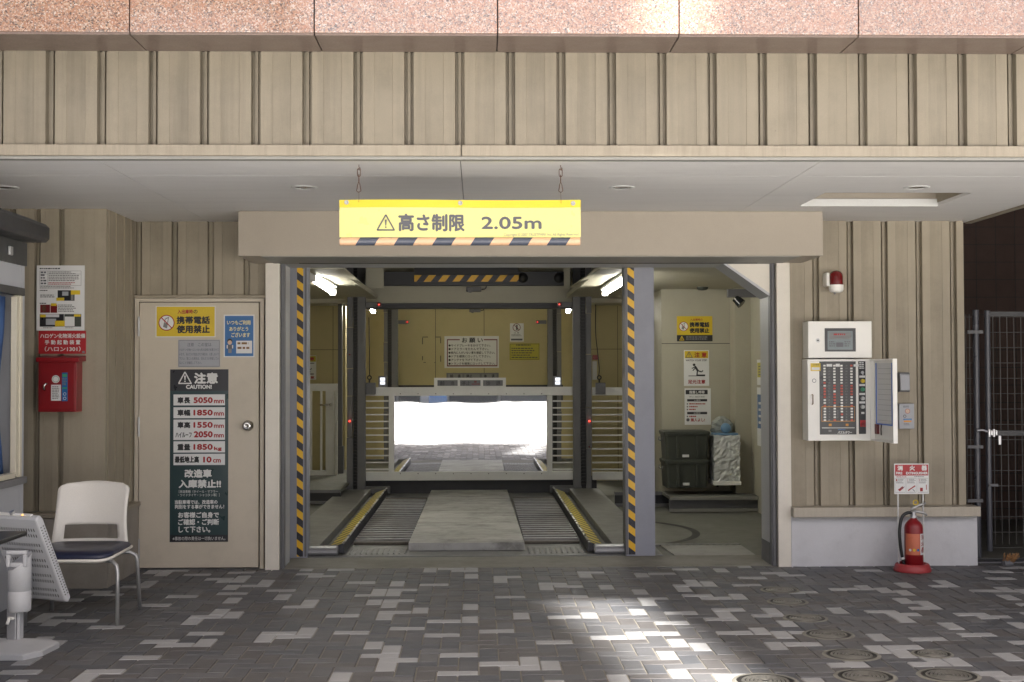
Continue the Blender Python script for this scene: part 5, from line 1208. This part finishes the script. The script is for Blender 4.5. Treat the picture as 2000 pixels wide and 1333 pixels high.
# left watch-step sign (mostly behind the post)
s = Sign('watch_step_sign', 'watch-your-step sign half hidden behind the left taped post', 'sign', (575, 695, 617.5, 742), 17.196, 'sign_white', .003)
s.rect((576, 696, 617, 707), 'yellow_dull', 'yellow_band', 1); s.text('注 意', (592, 698, 614, 705), 'red_ink'); s.rect((597, 709, 614, 711), 'faint_ink', 'fine_print'); s.line((599, 716), (606, 728), 3, 'black_ink', 'figure'); s.line((604, 724), (609, 720), 1.5, 'black_ink', 'figure', 2.3); s.rect((595, 730, 613, 732), 'black_ink', 'step', 2); s.text('足元注意', (580, 735, 614, 740.5), 'red_ink'); s.done()
# red box and papers right of the front right column
r = rectY((1157, 694, 1167, 703), 17.19); t = thing('alarm_box', 'small red box on the yellow wall beyond the right column', 'box', ((r[0]+r[1])/2, 17.19, r[2]))
MB().box(r[0], r[1], 17.12, 17.197, r[2], r[3]).build('body', 'red_paint', t, .003); r = rectY((1157, 706, 1166, 742), 17.19); MB().box(r[0], r[1], 17.192, 17.196, r[2], r[3]).build('paper', 'sign_white', t); 
# storage boxes on the ledge
def tote(px0, px1, py0, py1, Y, lb, grp):
    x0, x1, z0, z1 = rectY((px0, py0, px1, py1), Y)
    t_ = thing('storage_tote', lb, 'storage box', ((x0+x1)/2, Y+.2, z0), grp)
    n = 4; rings = []
    rr = lambda ins, z: [(a, b, z) for a, b in rrect(x0+ins, x1-ins, Y+ins, Y+.42-ins, .03)]
    m = MB(); loft(m, [rr(.028, z0), rr(.014, z1-.045), rr(.005, z1-.043), rr(.005, z1-.03)], False); m.build('tub', 'olive_plastic', t_)
    m = MB(); loft(m, [rr(0, z1-.03), rr(0, z1-.006), rr(.012, z1)], False); m.build('lid', 'olive_plastic', t_)
    m = MB()
    for k_ in (.3, .72): xx = x0+(x1-x0)*k_; m.box(xx-.012, xx+.012, Y-.004, Y+.02, z0+.02, z1-.05)
    m.build_split('rib', 'olive_plastic', t_)
    q = rectY((px0+36, py1-10, px0+49, py1-5), Y); m = MB().box(q[0], q[1], Y+.006, Y+.011, q[2], q[3]); m.build('label', 'sign_white', t_)
    for xx in (x0-.006,): MB().tube([(xx, Y+.10, z1-.07), (xx-.012, Y+.12, z1-.10), (xx-.012, Y+.30, z1-.10), (xx, Y+.32, z1-.07)], .006, 6).build('handle', 'gray_steel', t_)
YTo = 13.46
zl = lz
MB().box(1.95, 2.859, 13.30, 13.85, lz-.03, lz).build('ledge_shelf', 'bay_concrete', B)
MB().box(1.95, 2.859, 13.33, 13.36, 0, lz-.031).build('ledge_shelf_face', 'gray_steel', B)
MB().box(1.95, 2.859, 13.29, 13.329, lz-.034, lz-.002).box(1.95, 2.859, 13.31, 13.34, 0.0, .03).build('ledge_shelf_lip', 'jamb_gray', B)
tote(1298, 1387, 899, 953.5, YTo, 'lower olive green storage tote on the bay ledge', 'stacked olive storage totes')
tote(1297, 1388, 843, 898.5, YTo, 'upper olive green storage tote on top of another', 'stacked olive storage totes')
# wrapped fan heater
x0, x1, z0, z1 = rectY((1393, 851, 1446, 952), YTo)
t = thing('wrapped_appliance', 'white appliance wrapped in crinkled clear plastic beside the totes', 'appliance', ((x0+x1)/2, YTo+.15, z0))
m = MB(); rq = lambda a, z, k: [(p[0]+random.uniform(-k, k), p[1]+random.uniform(-k, k), z+random.uniform(-k, k)) for p in [(x0+a+(x1-x0-a)*u, YTo) for u in [q/11 for q in range(12)]]+[(x1, YTo+.3*q/8) for q in range(1, 9)]+[(x1-(x1-x0-a)*q/6, YTo+.3) for q in range(1, 7)]+[(x0+a, YTo+.3-.3*q/8) for q in range(1, 8)]]
loft(m, [rq(.012, z0+.06+(z1-z0-.06)*i/18, .0075) for i in range(19)], False); m.build('wrapped_body', 'wrap_plastic', t)
m = MB().box(x0, x1+.008, YTo-.012, YTo+.31, z0+.02, z0+.062); m.build('base', 'off_white', t, .006)
m = MB()
for xx in (x0+.05, x1-.05): m.cyl((xx-.01, YTo+.05, z0+.012), (xx+.01, YTo+.05, z0+.012), .012)
m.build_split('caster', 'black_plastic', t)
cf = onY(1415, 836, YTo+.12); m = MB()
lathe_y(m, (cf.x, YTo+.06, cf.z), [(.001, .02), (.045, .02), (.052, .012), (.052, 0), (.001, 0)]); m.build('fan_hub', 'light_blue', t)
m = MB(); lathe_y(m, (cf.x-.01, YTo+.22, cf.z+.0), [(.001, .10), (.09, .09), (.112, .04), (.114, -.02), (.09, -.06), (.001, -.07)]); m.v = [p+Vector((random.uniform(-.012, .012), random.uniform(-.012, .012), random.uniform(-.012, .012)-(.02 if p.z < cf.z-.05 else 0))) for p in m.v]; m.sm = [False]*len(m.sm); m.build('plastic_bag', 'clear_bag', t)
m = MB().box(x0+.02, x1-.015, YTo+.01, YTo+.25, z1, z1+.022); m.build('top_edge', 'light_blue', t, .004)
# ceiling projector at the right bay
c = onY(1428, 578, 13.0); t = thing('spot_fixture', 'dark rail with a small spotlight under the right bay ceiling', 'fixture', (c.x, 13., c.z))
MB().box(c.x-.05, c.x+.34, 12.9, 12.97, c.z-.02, c.z+.06).build('rail', 'gray_steel', t, .004); MB().cyl((c.x+.03, 12.93, c.z-.03), (c.x+.085, 12.9, c.z-.09), .04, .05).build('lamp_head', 'glass_dark', t)
c = onY(1372, 568, 13.5); t = thing('smoke_detector', 'small smoke detector on the right bay ceiling', 'detector', (c.x, 13.5, 2.31)); MB().lathe((c.x, 13.5, 2.31), [(.06, -.001), (.058, -.02), (.04, -.032), (.001, -.036)], 20).build('housing', 'olive_plastic', t)

# ================================================================== BEHIND THE CAMERA (lights and reflections)
def line_x(Y): return 1.05-.1458*(Y-6.0)
DK0, DK1, DZ = .75, 6.3, 7.0; hwid = .15  # added slab out of view: blocks sun and sky, slit shapes the sun patch
for lb_d, sgn in (('left', -1), ('right', 1)):
    e0, e1 = line_x(DK0)+sgn*hwid, line_x(DK1)+sgn*hwid; far = sgn*34
    struct(MB().prism_z([(e0, DK0), (far, DK0), (far, DK1), (e1, DK1)], DZ, DZ+.35).build('unseen_sun_blocker', 'blocker_gray'))
t = thing('opposite_building', 'dark office block across the street', 'building', (-20, -24, 0))
MB().box(-14, -9.6, -23.5, -23, 0, 14).box(-9.6, -5.9, -23.5, -23, 0, 10.55).box(-9.6, -5.9, -23.5, -23, 11.45, 14).box(-9.6, -5.9, -23.4, -23.1, 10.98, 11.10).build('wall', 'far_mid', t)
m = MB()
for a, b in ((-5.75, -5.4), (-5.3, -5.2), (-5.0, -4.9)): m.box(a, b, -23.4, -23, 0, 14)
m.prism([(-5.2, 11.6), (-4.95, 11.6), (-4.55, 10.4), (-4.75, 10.4)], -23.4, -23.05); m.build('steel_frame', 'far_dark', t)
t = thing('street_block', 'pale low shop building far across the street', 'building', (0, -33, 0))
MB().box(-40, 40, -40, -33, 0, 3.2).build('wall', 'far_white', t)
rq_ = random.Random(5); x = -12
while x < 12:
    w_ = rq_.uniform(.6, 2.4); m_ = rq_.choice(('far_dark', 'far_mid', 'far_mid', 'awning_gray', 'blue_sign', 'rust')); MB().box(x, x+w_, -32.99, -32.7, 0, rq_.uniform(.5, 1.6)).build('shop_front', m_, t); x += w_+rq_.uniform(.05, .5)
MB().box(-5.3, -4.7, 4.2, 8.8, 0, 9).build('unseen_left_blocker', 'concrete', B)  # added wall out of view, blocks sky light from the left
